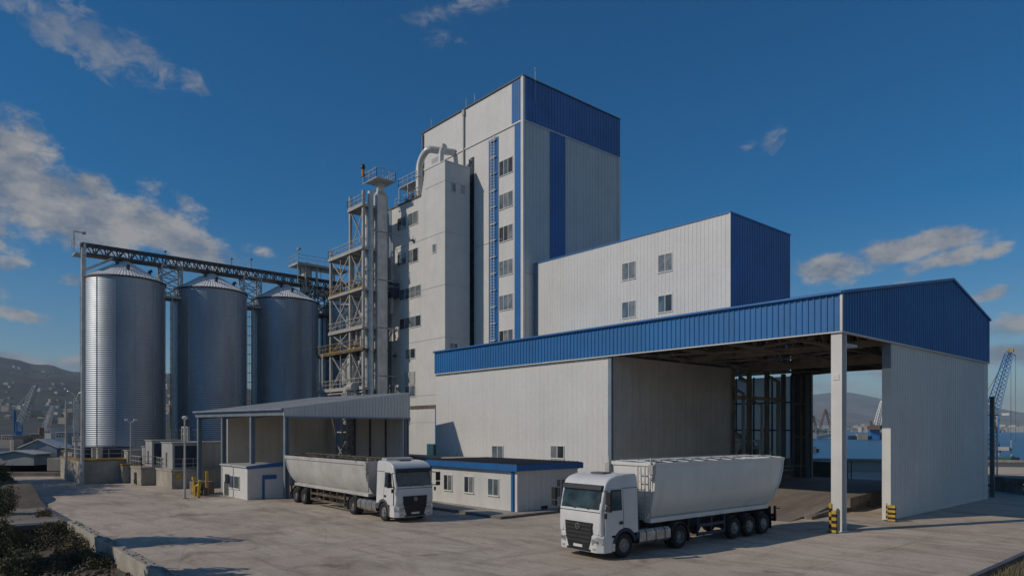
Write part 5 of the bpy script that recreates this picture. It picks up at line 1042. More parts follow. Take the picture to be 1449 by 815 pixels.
# ------------------------------------------------------------------ ground, sea, hills
def W3(x,y): return (CY*x - SY*y, SY*x + CY*y)     # sight-line frame to world plan
def smooth(x): x=max(0,min(1,x)); return x*x*(3-2*x)
def ground():
    # yard slab, bounded by the retaining kerb on the near side and the quay beyond
    m = MB(); qr = [W3(20,80),W3(75,84.5),W3(160,90)]; ql = [W3(-260,118),W3(-60,118),W3(-52,86)]
    pts = [(-7.6,7.2),(-7.6,30),(-9.6,60),(-2,85),W3(170,86),W3(30,86)]
    poly = [(-7.6,7.2),(-7.6,36),(-8.6,44),W3(60,62),W3(260,62),W3(260,84),W3(70,84),W3(26,96),W3(-58,96),W3(-60,112),W3(-240,112),(-170,7.2)]
    m.prism([(x,y,-3.2) for x,y in poly],(0,0,3.2)); struct('yard', m, YARD)
    m = MB(); n=90
    # low ground on the near side, falling below the kerb wall
    vs=[];fs=[]; NX,NY=120,60
    for j in range(NY+1):
        for i in range(NX+1):
            u = -190+215*i/NX; v = -75+82.1*j/NY; z = -1.75+1.15*smooth((v-2.0)/4)+.5*noise.noise((u*.13,v*.13,1))+.14*noise.noise((u*.6,v*.6,3))
            if u > -8: z = max(z, -1.7+1.55*min(1,(u+8)/6))
            if u < -52: z += 1.55*min(1,(-52-u)/10)*(1 if v>-6 else .6)
            vs.append((u,v,z))
    for j in range(NY):
        for i in range(NX): o=j*(NX+1)+i; fs.append((o,o+1,o+NX+2,o+NX+1))
    m.add(vs,fs); struct('rough_ground', m, EARTH, smooth=80)
    m = MB(); vs=[];fs=[]; NX,NY=14,40
    for j in range(NY+1):
        for i in range(NX+1):
            v = 6.5+40*j/NY; u = -7.42-(max(0,v-36)*.12)+ (i/NX)**1.3*7.5; z = -.05+.35*min(1,i/6)*(1 if i<13 else .2)+.18*noise.noise((u*.5,v*.5,7)); vs.append((u,v,z))
    for j in range(NY):
        for i in range(NX): o=j*(NX+1)+i; fs.append((o,o+1,o+NX+2,o+NX+1))
    m.add(vs,fs); struct('grass_bank', m, EARTH, smooth=80)
    m = MB(); m.prism([(x,y,-40) for x,y in (W3(-12000,-12000),W3(12000,-12000),W3(12000,12000),W3(-12000,12000))],(0,0,37.5)); struct('sea', m, SEA)
    m = MB(); m.box(-1.5,70,-40,60,-.6,.05); struct('bounce_slab', m, CONC)  # unseen pale slab, added to bounce light onto the shaded walls
    # kerb wall along the near edge, edge strip on the right
    r = tag(MB().box(-46.0,-7.7,6.78,7.26,-2.6,.14).build('retaining_wall', CONC, bevel=.03),'weathered concrete retaining kerb along the near edge of the yard','wall')
    m = MB(); rng = random.Random(4)
    for i in range(110):
        u = rng.uniform(-45,-18); w = rng.uniform(.08,.5); y = 6.85+rng.uniform(0,.3); m.hexa([(u,y,.141),(u+w,y,.141),(u+w,y+.1,.141),(u,y+.1,.141)],[(u+.03,y+.02,.16+w*.07),(u+w-.03,y+.03,.16+w*.07),(u+w-.05,y+.09,.16),(u+.05,y+.08,.16)])
    o = m.build('crumbled_concrete', CONCD); o['kind']='stuff'
    o = MB().box(-170,-60.3,6.9,7.3,-1.5,.06).build('edge_strip', CONC); o['kind']='structure'
    k = MB(); k.hexa([(-7.75,22,-.3),(-7.55,22,-.3),(-7.55,36,-.3),(-7.75,36,-.3)],[(-7.75,22,.13),(-7.55,22,.13),(-7.55,36,.13),(-7.75,36,.13)]); k.hexa([(-7.75,36,-.3),(-7.55,36,-.3),(-9.3,50,-.3),(-9.5,50,-.3)],[(-7.75,36,.13),(-7.55,36,.13),(-9.3,50,.13),(-9.5,50,.13)])
    tag(k.build('edge_rail', GREYPL),'dark kerb rail between the yard and the dry grass at the lower right','kerb')
    # faint painted lines on the yard
    m = MB()
    for (p,q,w) in (((1225,744),(1449,757),.05),((1385,771),(1449,776),.06),((365,724),(430,722),.12)):
        a=Vector((*gp(*p),.004)); b=Vector((*gp(*q),.004)); n_=(b-a).cross(Vector((0,0,1))).normalized()*w; m.quad(a-n_,b-n_,b+n_,a+n_)
    o = m.build('yard_markings', CONC); o['kind']='structure'
    # sunken store with flat roof beside the kerb
    r = thing('sunken_store','low concrete store with flat dirt-covered roof level with the yard, among bushes','hut',(-46.6,6,-2))
    m = MB(); m.box(-59.5,-46.9,-4,6.6,-2.6,-.25); m.build('wall', CONCD, r)
    m = MB(); m.box(-60,-46.4,-4.4,7.22,-.25,.03); m.build('roof_slab', GREYPL, r, bevel=.02); m = MB(); m.box(-59.6,-47.0,-4,6.9,.031,.05); m.build('roof_dirt', RAMPM, r)
    m = MB(); m.box(-46.9,-46.55,5.6,5.95,-2.6,-.25); m.build('post', GBLUE, r); m = MB(); m.tube([(-46.5,5.7,-1.4),(-45.6,5.2,-2.1),(-44.9,4.2,-2.2)],.03,6); m.build('cable', STEELP, r)
    r = thing('crate','teal box with flat rusty lid lying in the bushes','crate',(*gp(52,812,-1.6),-1.7)); x,y,_=r.location
    m = MB(); m.box(x-.9,x+.9,y-.7,y+.7,-1.9,-.75); m.build('body', TEAL, r, bevel=.03); m = MB(); m.box(x-1,x+1,y-.8,y+.8,-.75,-.67); m.build('lid', RUSTY, r, bevel=.02)
    a=gp(128,795,-1.5); b=gp(146,814,-1.5); m=MB(); m.tube([(a[0]-1.4,a[1]+.3,-1.25),(b[0]+1.5,b[1]-.4,-1.1)],.11,10); tag(m.build('pipe', GBLUE, smooth=50),'blue-grey pipe lying in the scrub below the retaining wall','pipe')
ground()
def ramp():
    m = MB(); x0,x1=-30.6,-19.35
    prof=[(38.2,.006),(40.5,.12),(46.3,.84),(50,.93),(62.6,.95),(64,.9)]
    for (v0,z0),(v1,z1) in zip(prof[:-1],prof[1:]): m.hexa([(x0,v0,0.004),(x1-.2*(v0>45),v0,0.004),(x1-.3,v1,0.004),(x0,v1,.004)],[(x0,v0,z0),(x1-.2*(v0>45),v0,z0),(x1-.3,v1,z1),(x0,v1,z1)])
    struct('ramp', m, RAMPM)
    r = thing('ramp_wall','low concrete side wall of the dirt ramp inside the hall','wall',(-19.3,46,0)); m = MB()
    m.hexa([(-19.34,40.2,0),(-19.0,40.2,0),(-20.1,57.5,0),(-20.5,57.5,0)],[(-19.34,40.2,.16),(-19.0,40.2,.16),(-20.1,57.5,1.04),(-20.5,57.5,1.04)])
    m.hexa([(-19.36,45.6,.3),(-19.05,45.6,.3),(-20.1,57.5,.9),(-20.5,57.5,.9)],[(-19.36,45.6,.92),(-19.05,45.6,.92),(-20.1,57.5,1.06),(-20.5,57.5,1.06)])
    m.build('wall', CONCD, r)
    m = MB(); m.box(-31.0,-30.6,38,62.5,0,1.15); tag(m.build('kerb_beam', CONCD),'rough concrete kerb between the ramp and the process bay','kerb')
ramp()
def bay():
    t = thing('hopper','pale cone-bottomed hopper standing in the dark process bay','hopper',(-33.2,53.5,0)); m=MB()
    c=(-33.0,53.6,0); m.lathe([(0,5.4),(.9,5.0),(1.35,4.5),(1.35,3.9),(1.1,3.3),(.35,1.5),(.3,.9)],24,c); m.build('vessel', TRIM, t, smooth=40)
    m=MB(); m.lathe([(1.35,4.2),(1.48,4.2),(1.48,4.36),(1.35,4.36)],24,c); m.build('rim', STEELP, t); m=MB(); m.tube([(c[0],c[1]+.4,5.1),(c[0]+.2,c[1]+1.6,4.9),(c[0]+.3,c[1]+3.4,4.4)],.2,8); m.build('feed_pipe', STEELP, t, smooth=40)
    m=MB()
    for k in range(4): a=pi/4+k*pi/2; m.bar((c[0]+1.42*cos(a),c[1]+1.42*sin(a),0),(c[0]+1.42*cos(a),c[1]+1.42*sin(a),4.3),.12)
    m.build('leg', STEELP, t)
    t = thing('pipe_rack','pale steel rack carrying pipes between the columns of the process bay','rack',(-32.6,56,0)); m=MB()
    m.box(-32.7,-32.4,52.6,59.8,4.2,4.4); m.box(-32.7,-32.4,52.6,59.8,3.6,3.72)
    for v in (55.4,57.0,58.4,59.6): m.box(-32.65,-32.5,v,v+.14,0,4.2)
    m.build('frame', TRIM, t); m=MB(); rng=random.Random(9)
    for i in range(14): v=rng.uniform(54.8,59.8); u=rng.uniform(-35,-33); m.tube([(u,v,rng.uniform(0,1)),(u,v,rng.uniform(2.5,6))],rng.uniform(.08,.28),8)
    m.build('pipework', TRIM, t, smooth=40)
    for i,(u_,v_,h_,r_) in enumerate(((-32.2,55.2,8.5,.16),(-32.4,56.6,9.5,.22),(-32.0,58.0,7.5,.13),(-32.1,61.2,9.8,.2))): m=MB(); m.tube([(u_,v_,0),(u_,v_,h_),(u_-1,v_,h_+.5)],r_,10); m.build('riser', TRIM, t, smooth=40)
    t = thing('screw_conveyor','long inclined pale conveyor tube rising through the process bay behind the hopper','conveyor',(-34,57,3)); m=MB(); m.tube([(-33.8,59.5,1.2),(-33.2,53.0,7.2)],.35,12); m.build('tube', STEELP, t, smooth=40); m=MB(); m.box(-34.2,-32.9,52.6,53.5,6.9,7.9); m.build('head', STEELP, t, bevel=.04)
    t = thing('partition','bluish translucent panel wall at the back of the process bay','wall',(-39,56,0)); m=MB()
    for v in (52.2,54.9,57.8): m.box(-38.9,-38.8,v,v+2.3,4.6,9.4)
    m.build('panel', GREYCLAD, t); m=MB(); 
    for v in (52,54.7,57.6,60.3): m.box(-39,-38.7,v,v+.15,0,10)
    m.bar((-38.6,54.8,5),(-38.6,57.6,9),.12); m.bar((-36.5,52,7),(-36.5,61,7),.2); m.box(-37,-36,52,60,6.2,6.4); m.build('frame', TRUSSM, t)
    t = thing('bay_stairs','short steel stair with hand rail at the end of the process bay','stairs',(-31,60,0)); m=MB()
    a=Vector((-31.9,57.9,3.0)); b=Vector((-31.9,60.6,1.0))
    for s in (-.4,.4): m.bar(a+Vector((s,0,0)),b+Vector((s,0,0)),.08,.2)
    for k in range(9): q=a.lerp(b,k/9); m.box(q.x-.4,q.x+.4,q.y,q.y+.25,q.z,q.z+.04)
    m.bar(a+Vector((.4,0,1)),b+Vector((.4,0,1)),.06); m.build('flight', STEELP, t)
    t = thing('process_machine','squat grey machine casing on the floor at the end of the process bay','machine',(-32,60,0)); m=MB(); m.box(-33.4,-31.6,58.8,60.4,0,2.0); m.box(-33.1,-32,59,60.2,2.0,2.6); m.build('casing', STEELP, t, bevel=.05); m=MB(); m.tube([(-32.4,59.5,2.6),(-32.4,59.5,5.5)],.22,10); m.build('pipe', STEELP, t, smooth=40)
    t = thing('ramp_railing','low steel railing along the concrete kerb of the ramp','railing',(-30.8,57,1.1)); m=MB(); railing(m,[(-30.8,55,1.15),(-30.8,62.3,1.15)],.85,1.1,.035); m.build('rails', STEELP, t)
bay()
def quay():
    def seg(mb,x0,y0,x1,y1,th,z0,z1):
        a=Vector(W3(x0,y0)).to_3d(); b=Vector(W3(x1,y1)).to_3d(); n=(b-a).cross(Vector((0,0,1))).normalized()*th
        return mb.hexa([a+Vector((0,0,z0)),b+Vector((0,0,z0)),b-n+Vector((0,0,z0)),a-n+Vector((0,0,z0))],[a+Vector((0,0,z1)),b+Vector((0,0,z1)),b-n+Vector((0,0,z1)),a-n+Vector((0,0,z1))])
    r = thing('quay_wall','long pale concrete quay wall between the yard and the sea on the right','wall',(*W3(60,85),0)); m=MB(); seg(m,26,95,70,83.1,-.9,-.1,1.35); seg(m,70,83.1,230,83.1,-.9,-.1,1.35); m.build('wall', HW[0], r); m=MB(); seg(m,26,94.8,70,82.9,-1.2,1.35,1.58); seg(m,70,82.9,230,82.9,-1.2,1.352,1.582); m.build('coping', CONC, r)
    r = thing('loading_platform','dark flat-topped platform with pale end blocks beyond the far right corner of the hall','platform',(*W3(50,60),0)); m=MB()
    seg(m,42,60,64,60,-5,.85,1.25); m.build('deck', CONCD, r); m=MB(); seg(m,49.2,59.9,50.0,59.9,-.8,0,1.35); m.build('end_block', TRIM, r); 
    for x in (42,45.0,55): m=MB(); seg(m,x,60.6,x+.3,60.6,-3.5,0,.85); m.build('support', CONCD, r)
    m=MB(); seg(m,50,61,64,61,-.4,0,.84); m.build('wall', CONCD, r)
    u,v=W3(46.9,59); t=thing('guard_post','yellow steel post in front of the dark platform on the right','post',(u,v,0)); m=MB(); m.tube([(u,v,0),(u,v,1.15)],.14,12); m.lathe([(.14,1.15),(.08,1.2),(0,1.21)],12,(u,v,0)); m.build('post', YEL, t, smooth=50); m=MB(); m.box(u-.25,u+.25,v-.25,v+.25,.003,.03); m.build('base_plate', STEELD, t)
    u,v=W3(48.0,59.6); t=thing('water_drum','dark blue drum beside the yellow post under the platform edge','drum',(u,v,0)); m=MB(); m.lathe([(0,0),(.28,0),(.3,.3),(.28,.33),(.3,.6),(.28,.63),(.28,.9),(0,.92)],16,(u,v,0)); m.build('drum', DARKB, t, smooth=40); m=MB(); m.lathe([(.05,.92),(.05,.96),(0,.96)],8,(u+.12,v,0)); m.build('bung', STEELP, t)
    # odds at the back of the hall
    t=thing('control_cabin','grey machine cabinet beyond the rear opening of the hall beside the quay wall','cabinet',(*W3(30,66),0)); 
    u,v=W3(31.5,68); m=MB(); m.box(u-1.6,u+1.2,v-1,v+1,0,2.2); m.build('body', GREYPL, t, bevel=.04); m=MB(); m.box(u+1.2,u+1.25,v-.7,v+.7,.3,1.9); m.build('door', STEELD, t); m=MB(); railing(m,[(u+1.4,v-1,0),(u+1.4,v+1.2,0)],2.2,1.1,.05); m.build('guard_rail', STEELD, t)
    t=thing('rear_kerb','low dark concrete kerb across the rear end of the hall ramp','kerb',(-25,66,0)); m=MB(); m.box(-34,-19,66,66.4,0,.35); m.build('kerb', CONCD, t)
    # left quay
    r=thing('quay_railing','pale railing along the far quay edge left of the first silo','railing',(*W3(-80,110),0)); m=MB()
    pts=[W3(-118,104),W3(-64,104)]; a=Vector((*pts[0],.0)); b=Vector((*pts[1],.0)); railing(m,[a,b],1.1,2.4,.05); m.build('rails', STEELP, r)
    r=thing('quay_kerb','long low dark concrete kerb crossing the far left end of the yard','kerb',(*W3(-70,78),0)); m=MB(); seg(m,-78,80,-49.5,80,-1.2,0,.45); m.build('kerb', CONCD, r)
    r=thing('quay_block','pale concrete block with yellow rail between the tall grey pole and the warehouse','block',(*W3(-62,92),0)); m=MB(); seg(m,-60,92,-53.2,92,-3,0.0,1.6); m.build('block', CONC, r); m=MB(); a=Vector((*W3(-59.9,92),1.6)); b=Vector((*W3(-53.4,92),1.6)); railing(m,[a,b],1.0,1.4,.05); m.build('railing', YELD, r)
    # harbour warehouse
    r=thing('harbour_warehouse','pale gabled warehouse at the left quay below the blue crane','warehouse',(*W3(-75,108),0))
    def house(r, x0,x1,y0,y1,ze,zr,mw,mr,zb=0,ridge='x'):
        c=[W3(x0,y0),W3(x1,y0),W3(x1,y1),W3(x0,y1)]; m=MB()
        m.hexa([(x,y,zb) for x,y in c],[(x,y,ze) for x,y in c]); xm=(x0+x1)/2; ra=W3(xm,y0); rb=W3(xm,y1)
        m.poly([(*c[0],ze),(*c[1],ze),(*ra,zr)]); m.poly([(*c[3],ze),(*c[2],ze),(*rb,zr)]); m.build('wall', mw, r); k=.15; m=MB()
        A=[W3(x0-.5,y0-.4),W3(xm,y0-.4),W3(x1+.5,y0-.4),W3(x0-.5,y1),W3(xm,y1),W3(x1+.5,y1)]; ze-=.12
        m.hexa([(*A[0],ze),(*A[1],zr+.02),(*A[4],zr+.02),(*A[3],ze)],[(*A[0],ze+k),(*A[1],zr+.02+k),(*A[4],zr+.02+k),(*A[3],ze+k)]); m.hexa([(*A[1],zr+.02),(*A[2],ze),(*A[5],ze),(*A[4],zr+.02)],[(*A[1],zr+.02+k),(*A[2],ze+k),(*A[5],ze+k),(*A[4],zr+.02+k)]); m.build('roof', mr, r)
    house(r,-76,-70.6,107,111,2.55,3.75,GBLUE,ROOFW); 
    r2=thing('quay_shed','low pale shed in front of the gabled harbour warehouse','shed',(*W3(-76,105),0)); house(r2,-76.6,-71.4,103,106.6,1.7,2.1,GREYCLAD,ROOFW)
    u,v=W3(-76,108)
    t=thing('tug_crane','blue harbour crane on a concrete pier, its grey lattice jib raised','crane',(*W3(-76.5,109),0)); x,y=-76.5,109
    def G(px,py,d): a=at(px,d); return Vector((a[0],a[1],zz(py,d)))
    d=109.0; m=MB(); P0=G(22,655,d); 
    m.tube([G(23.5,657,d),G(23.5,622,d)],.85,12); m.box(P0.x-1.0,P0.x+.9,P0.y-.9,P0.y+.9,0,1.6); m.build('pier', CONC, t); m=MB()
    m.bar(G(20.5,614,d),G(20.5,580,d),.22); m.bar(G(25,614,d),G(21.5,582,d),.16); m.bar(G(21,592,d),G(32,610,d),.14); m.box(*(lambda c:(c.x-.45,c.x+.45,c.y-.45,c.y+.45))(G(26,613,d)),G(26,615,d).z,G(26,610,d).z); m.bar(G(32,611,d),G(31,597,d),.16); m.build('machinery_house', CRANEB, t); m=MB()
    def jib(m,a,b,w0,w1,n,r_):
        e=(b-a).normalized(); s=e.cross(Vector((0,0,1))).normalized(); q=s.cross(e)
        cs=lambda f:[a.lerp(b,f)+s*i*(w0+(w1-w0)*f)/2+q*j*(w0+(w1-w0)*f)/2 for i,j in ((-1,-1),(1,-1),(1,1),(-1,1))]
        for k in range(n):
            c0,c1=cs(k/n),cs((k+1)/n)
            for z in range(4): m.bar(c0[z],c1[z],r_); m.bar(c0[z],c1[(z+1)%4],r_*.6)
    jib(m,G(31,598,d),G(50,546,d),1.0,.45,12,.12); m.bar(G(20,579,d),G(50,546,d),.05); m.bar(G(50,546,d),G(51,549,d),.5); m.build('jib', STEEL, t)
    for (pa,pb,lab,dd,cm) in (((64,607),(75,574),'slim grey lattice jib crane above the white harbour sheds',330,RUSTR),((107,616),(110,572),'pale lattice crane far behind the swan-neck street lamp',340,RUSTR)):
        t=thing('dock_crane',lab,'crane',tuple(G(pa[0],622,dd)),0,'distant dock cranes on the left shore'); m=MB(); jib(m,G(*pa,dd),G(*pb,dd),2.4,1.2,10,.32); m.bar(G(pb[0],pb[1],dd),G(pa[0]-5,pa[1]-4,dd),.15); m.build('jib', STEEL, t); m=MB(); c=G(pa[0],pa[1],dd); 
        for i,j in ((-2,-2),(2,-2),(2,2),(-2,2)): m.bar((c.x+i,c.y+j,-1),(c.x+i*.8,c.y+j*.8,c.z-1),.9)
        m.box(c.x-2.6,c.x+2.6,c.y-2.6,c.y+2.6,c.z-2.2,c.z+.8); m.build('portal', cm, t)
    for i,(p0,p1,y0,y1,dd,mm,lab) in enumerate(((78,95,612,623,300,GBLUE,'pale blue harbour shed beside the slim grey lattice crane'),(63,72,606,623,306,HW[0],'narrow white harbour building below the slim grey lattice crane'),(71,92,606.5,612.2,316,HW[0],'flat white harbour building behind the pale blue shed'),(102,116,618.5,624,280,HW[0],'small white harbour shed left of the first silo foot'),(2,17,616,622.5,330,HW[1],'cream harbour building at the water left of the blue crane'),(42,62,614,622,340,RUSTY,'dark stack of harbour sheds behind the gabled warehouse'))):
        t=thing('harbour_building',lab,'building',tuple(G(p0,623,dd))); m=MB(); a=G(p0,y1,dd);b=G(p1,y1,dd); dep=Vector((*W3(0,12),0)); z0=-1.6; z1=G(p0,y0,dd).z
        m.hexa([(*a.xy,z0),(*b.xy,z0),(*(b+dep).xy,z0),(*(a+dep).xy,z0)],[(*a.xy,z1),(*b.xy,z1),(*(b+dep).xy,z1),(*(a+dep).xy,z1)]); m.build('wall', mm, t); e=Vector((*W3(0,-.05),0))
        for k in range(4): q0=a.lerp(b,.1+.22*k)+e; q1=a.lerp(b,.22+.22*k)+e; m=MB(); m.quad((*q0.xy,z1-2.0),(*q1.xy,z1-2.0),(*q1.xy,z1-1.0),(*q0.xy,z1-1.0)); m.build('window', GLASSD, t)
        m=MB(); m.hexa([(*(a-dep*.03).xy,z1),(*(b-dep*.03).xy,z1),(*(b+dep).xy,z1),(*(a+dep).xy,z1)],[(*(a-dep*.03).xy,z1+.3),(*(b-dep*.03).xy,z1+.3),(*(b+dep).xy,z1+.3),(*(a+dep).xy,z1+.3)]); m.build('roof', ROOFW, t)
    m=MB(); pl_=[W3(-420,262),W3(-130,262),W3(-130,700),W3(-420,700)]; m.prism([(x,y,-4) for x,y in pl_],(0,0,2.4)); struct('harbour_pier', m, CONCD)
    # right: blue crane on the water, floating crane, dredgers
    d=112.0; t=thing('harbour_crane','tall blue lattice crane with yellow tip rising beside the far right corner of the hall','crane',tuple(G(1400,652,d)))
    m=MB(); jib(m,G(1399,640,d),G(1402,588,d),1.7,1.6,8,.14); jib(m,G(1401,592,d),G(1428,500,d),1.5,.8,16,.11); m.build('jib', CRANEB, t)
    m=MB(); c=G(1429,497,d); 
    for i in range(4): m.box(c.x-.5+.25*i,c.x-.4+.3*i,c.y-.3,c.y+.3,c.z-.15,c.z+.15+.2*(i%2))
    m.build('tip', YEL, t); m=MB()
    for px in (1430.5,1437): m.bar(G(1429.5,499,d),G(px,503,d),.1); m.bar(G(px,503,d),G(px,625,d),.045)
    m.bar(G(1428,500,d),G(1396,556,d),.05); m.bar(G(1406,592,d),G(1416,640,d),.12); m.build('cable', STEELD, t)
    m=MB(); c=G(1399,650,d); m.box(c.x-3,c.x+3.5,c.y-3,c.y+3,-2.6,c.z+.4); m.build('base', DARKB, t)
    t=thing('mooring_float','small pale blue work float with a short mast beside the blue lattice crane','boat',tuple(G(1422,648,d-4))); c=G(1421,645,d-4); m=MB(); m.box(c.x-1.2,c.x+1.2,c.y-1,c.y+1,-2.7,c.z); m.build('hull', TEAL, t, bevel=.1); m=MB(); m.box(c.x-.9,c.x+.8,c.y-.7,c.y+.8,G(0,637,d-4).z,G(0,632,d-4).z); m.bar((c.x+.9,c.y,c.z),(c.x+.9,c.y,G(0,622,d-4).z),.12); m.bar((c.x-.7,c.y,c.z-1),(c.x-.7,c.y,c.z+1.4),.1); m.build('cabin', GREYCLAD, t)
    d=560.0; t=thing('floating_crane','blue floating crane with white jib on a dark barge seen through the hall','boat',tuple(G(1240,622,d)))
    def hull(m,p0,p1,py0,py1,d,w): a=G(p0,py1,d);b=G(p1,py1,d);z0=-3.0;z1=G(0,py0,d).z; n=Vector((*W3(0,w),0)); m.hexa([(*(a+n*.2).xy,z0),(*b.xy,z0),(*(b+n).xy,z0),(*(a+n*.8).xy,z0)],[(*(a-(b-a)*.05+n*.2).xy,z1),(*(b+(b-a)*.02).xy,z1),(*(b+n).xy,z1),(*(a+n*.8).xy,z1)]); return m
    hull(MB(),1209,1262,616.5,622,d,14).build('hull', DARKB, t); m=MB(); hull(m,1234,1245,607,617,d,8); m.build('tower', CRANEB, t); m=MB(); hull(m,1215,1228,613.5,617,d,6); hull(m,1246,1258,612,617,d,6); m.build('cabin', HW[1], t)
    m=MB(); jib(m,G(1241,602,d),G(1249,567,d),4,2,9,.55); m.build('jib', TRIM, t); m=MB(); c=G(1238,607,d-1); m.box(c.x-5,c.x+5,c.y-3,c.y+3,c.z-.3,c.z+3.2); m.bar(G(1233,602,d),G(1232,595,d),1.4); m.build('crane_cab', RUSTR, t)
    d=620.0; t=thing('dredger_ship','white and rusty dredger ship with red derricks, seen left of the white column','ship',tuple(G(1160,622,d)))
    hull(MB(),1142,1192,615,622,d,16).build('hull', RUSTY, t); m=MB(); hull(m,1146,1186,607.5,615,d,12); m.build('superstructure', HW[0], t); m=MB()
    for k in range(9): a=G(1148+k*4.3,610.5,d-1); m.box(a.x-.6,a.x+.6,a.y-.6,a.y+.6,a.z-.7,a.z+.7)
    m.build('window', GLASSD, t)
    for (a,b,c_) in ((1147,1151,588),(1160,1172,579)):
        m=MB(); tip=G((a+b)/2+2,c_,d)
        for px in (a,b+4): jib(m,G(px,607,d),tip,1.6,1.0,7,.26)
        m.bar(tip,G(b+12,600,d),.3); m.build('derrick', RUSTR, t)
    t=thing('work_boat','small dark work boat on the water near the hall rear opening','boat',tuple(G(1150,638,240))); hull(MB(),1144,1159,634.5,638.5,240,5).build('hull', BLACK, t); m=MB(); hull(m,1149,1155,631.5,634.5,240,3); m.build('cabin', GREYPL, t)
quay()
# ------------------------------------------------------------------ hills and the town on them
def smooth(x): x=max(0,min(1,x)); return x*x*(3-2*x)
def interp(tab,x):
    if x<=tab[0][0]: return tab[0][1]
    for (a,b),(c,d) in zip(tab[:-1],tab[1:]):
        if x<=c: return b+(d-b)*(x-a)/(c-a)
    return tab[-1][1]
RL=[(-500,560),(-250,505),(-60,500),(0,511),(25,516),(48,523),(75,523.5),(92,529),(113,532),(180,530),(240,528),(300,540),(360,556),(480,575),(700,585),(900,580)]
RR=[(900,585),(1050,572),(1130,560),(1150,558),(1175,555),(1195,554),(1212,556),(1240,562),(1262,568),(1330,566),(1385,566),(1402,573),(1420,579),(1449,584),(1520,580),(1650,560),(1900,570),(2200,590)]
def hl(px,d):
    zr=(HY-interp(RL,px))/F*3000+H; f=smooth((d-420)/2600); f=.62*f+.38*min(1,max(0,(d-420)/2600))**1.1
    if d>3000: f=1-.5*smooth((d-3000)/2200)
    t=(px-CX)/F; x=t*d; n=noise.fractal((x*.0022,d*.0016,2),1.0,2.0,6)
    return -3.5+(zr+3.5)*f+ n*34*smooth((d-500)/900)*min(1,abs(d-3000)/700+.12)
def hr(px,d):
    zr=(HY-interp(RR,px))/F*6200+H; q=max(0,min(1,(d-2180)/4020)); f=.75*q**2.2+.25*smooth(q)
    if d>6200: f=1-.5*smooth((d-6200)/2500)
    t=(px-CX)/F; x=t*d; n=noise.fractal((x*.0011,d*.0009,8),1.0,2.0,6)
    return -3.5+(zr+3.5)*f+ n*60*smooth((d-2600)/1500)*min(1,abs(d-6200)/1500+.1)
def hills():
    for name,fn,p0,p1,d0,d1,m_ in (('hills_left',hl,-520,900,400,5200,HILL),('hills_right',hr,880,2200,2170,8800,HILLF)):
        NX,NY=150,110; m=MB(); vs=[];fs=[]
        for j in range(NY+1):
            d=d0*(d1/d0)**(j/NY)
            for i in range(NX+1):
                px=p0+(p1-p0)*i/NX; a=at(px,d); vs.append((a[0],a[1],fn(px,d)))
        for j in range(NY):
            for i in range(NX): o=j*(NX+1)+i; fs.append((o,o+1,o+NX+2,o+NX+1))
        m.add(vs,fs); o=struct('hills', m, m_, smooth=80)
    # town houses, copies of a few shapes
    protos=[]
    rng=random.Random(21)
    for k in range(6):
        m=MB(); w,dp,h=[(9,8,6),(12,9,9),(8,8,4.5),(16,10,12),(10,8,7),(22,12,10)][k]
        m.mi(0).box(-w/2,w/2,-dp/2,dp/2,-4,h); m.mi(2)
        for f in range(max(1,int(h//3))):
            for i in range(max(2,int(w//3))):
                xx=-w/2+1+i*(w-2)/max(1,int(w//3)-1) if w>6 else 0
                m.box(xx-.5,xx+.5,-dp/2-.06,-dp/2-.01,1+3*f,2.4+3*f); 
        m.mi(1)
        if k in (0,2,4): m.add([(-w/2-.3,-dp/2-.3,h),(w/2+.3,-dp/2-.3,h),(w/2+.3,dp/2+.3,h),(-w/2-.3,dp/2+.3,h),(-w/4,0,h+2),(w/4,0,h+2)],[(0,1,5,4),(1,2,5),(2,3,4,5),(3,0,4),(3,2,1,0)])
        else: m.box(-w/2,w/2,-dp/2,dp/2,h,h+.4)
        me=m
        protos.append(me)
    meshes=[]
    for k,mb in enumerate(protos):
        for wm in HW[:2]:
            o=mb.build('town_house',[wm,HR if k in (0,2) else wm,GLASSD]); meshes.append(o)
    def place(n,fn,pr,dr,lab,grp,sc):
        c=0
        while c<n:
            px=rng.uniform(*rng.choice(pr)); d=dr[0]*(dr[1]/dr[0])**(rng.random()**1.4); z=fn(px,d); a=at(px,d)
            if noise.noise((a[0]*.006,a[1]*.006,0))<-.25: continue
            s=rng.choice(meshes); o=s.copy(); COL.objects.link(o); k=rng.uniform(*sc); o.location=(a[0],a[1],z-1); o.scale=(k,k,k); o.rotation_euler=(0,0,YAW+rng.choice((0,pi/2,.5,-.4))+rng.uniform(-.2,.2)); tag(o,lab,'house',grp); c+=1
    place(150,hl,[(-12,118),(-12,118),(-12,118),(234,250)],(720,2300),'small pale house on the left hillside above the harbour','houses on the left hillside',(.4,.65))
    place(150,hr,[(1140,1265),(1395,1470)],(2200,2900),'small pale house on the far right shore across the water','houses on the right far shore',(1.2,2.2))
    for o in meshes: bpy.data.objects.remove(o)
hills()
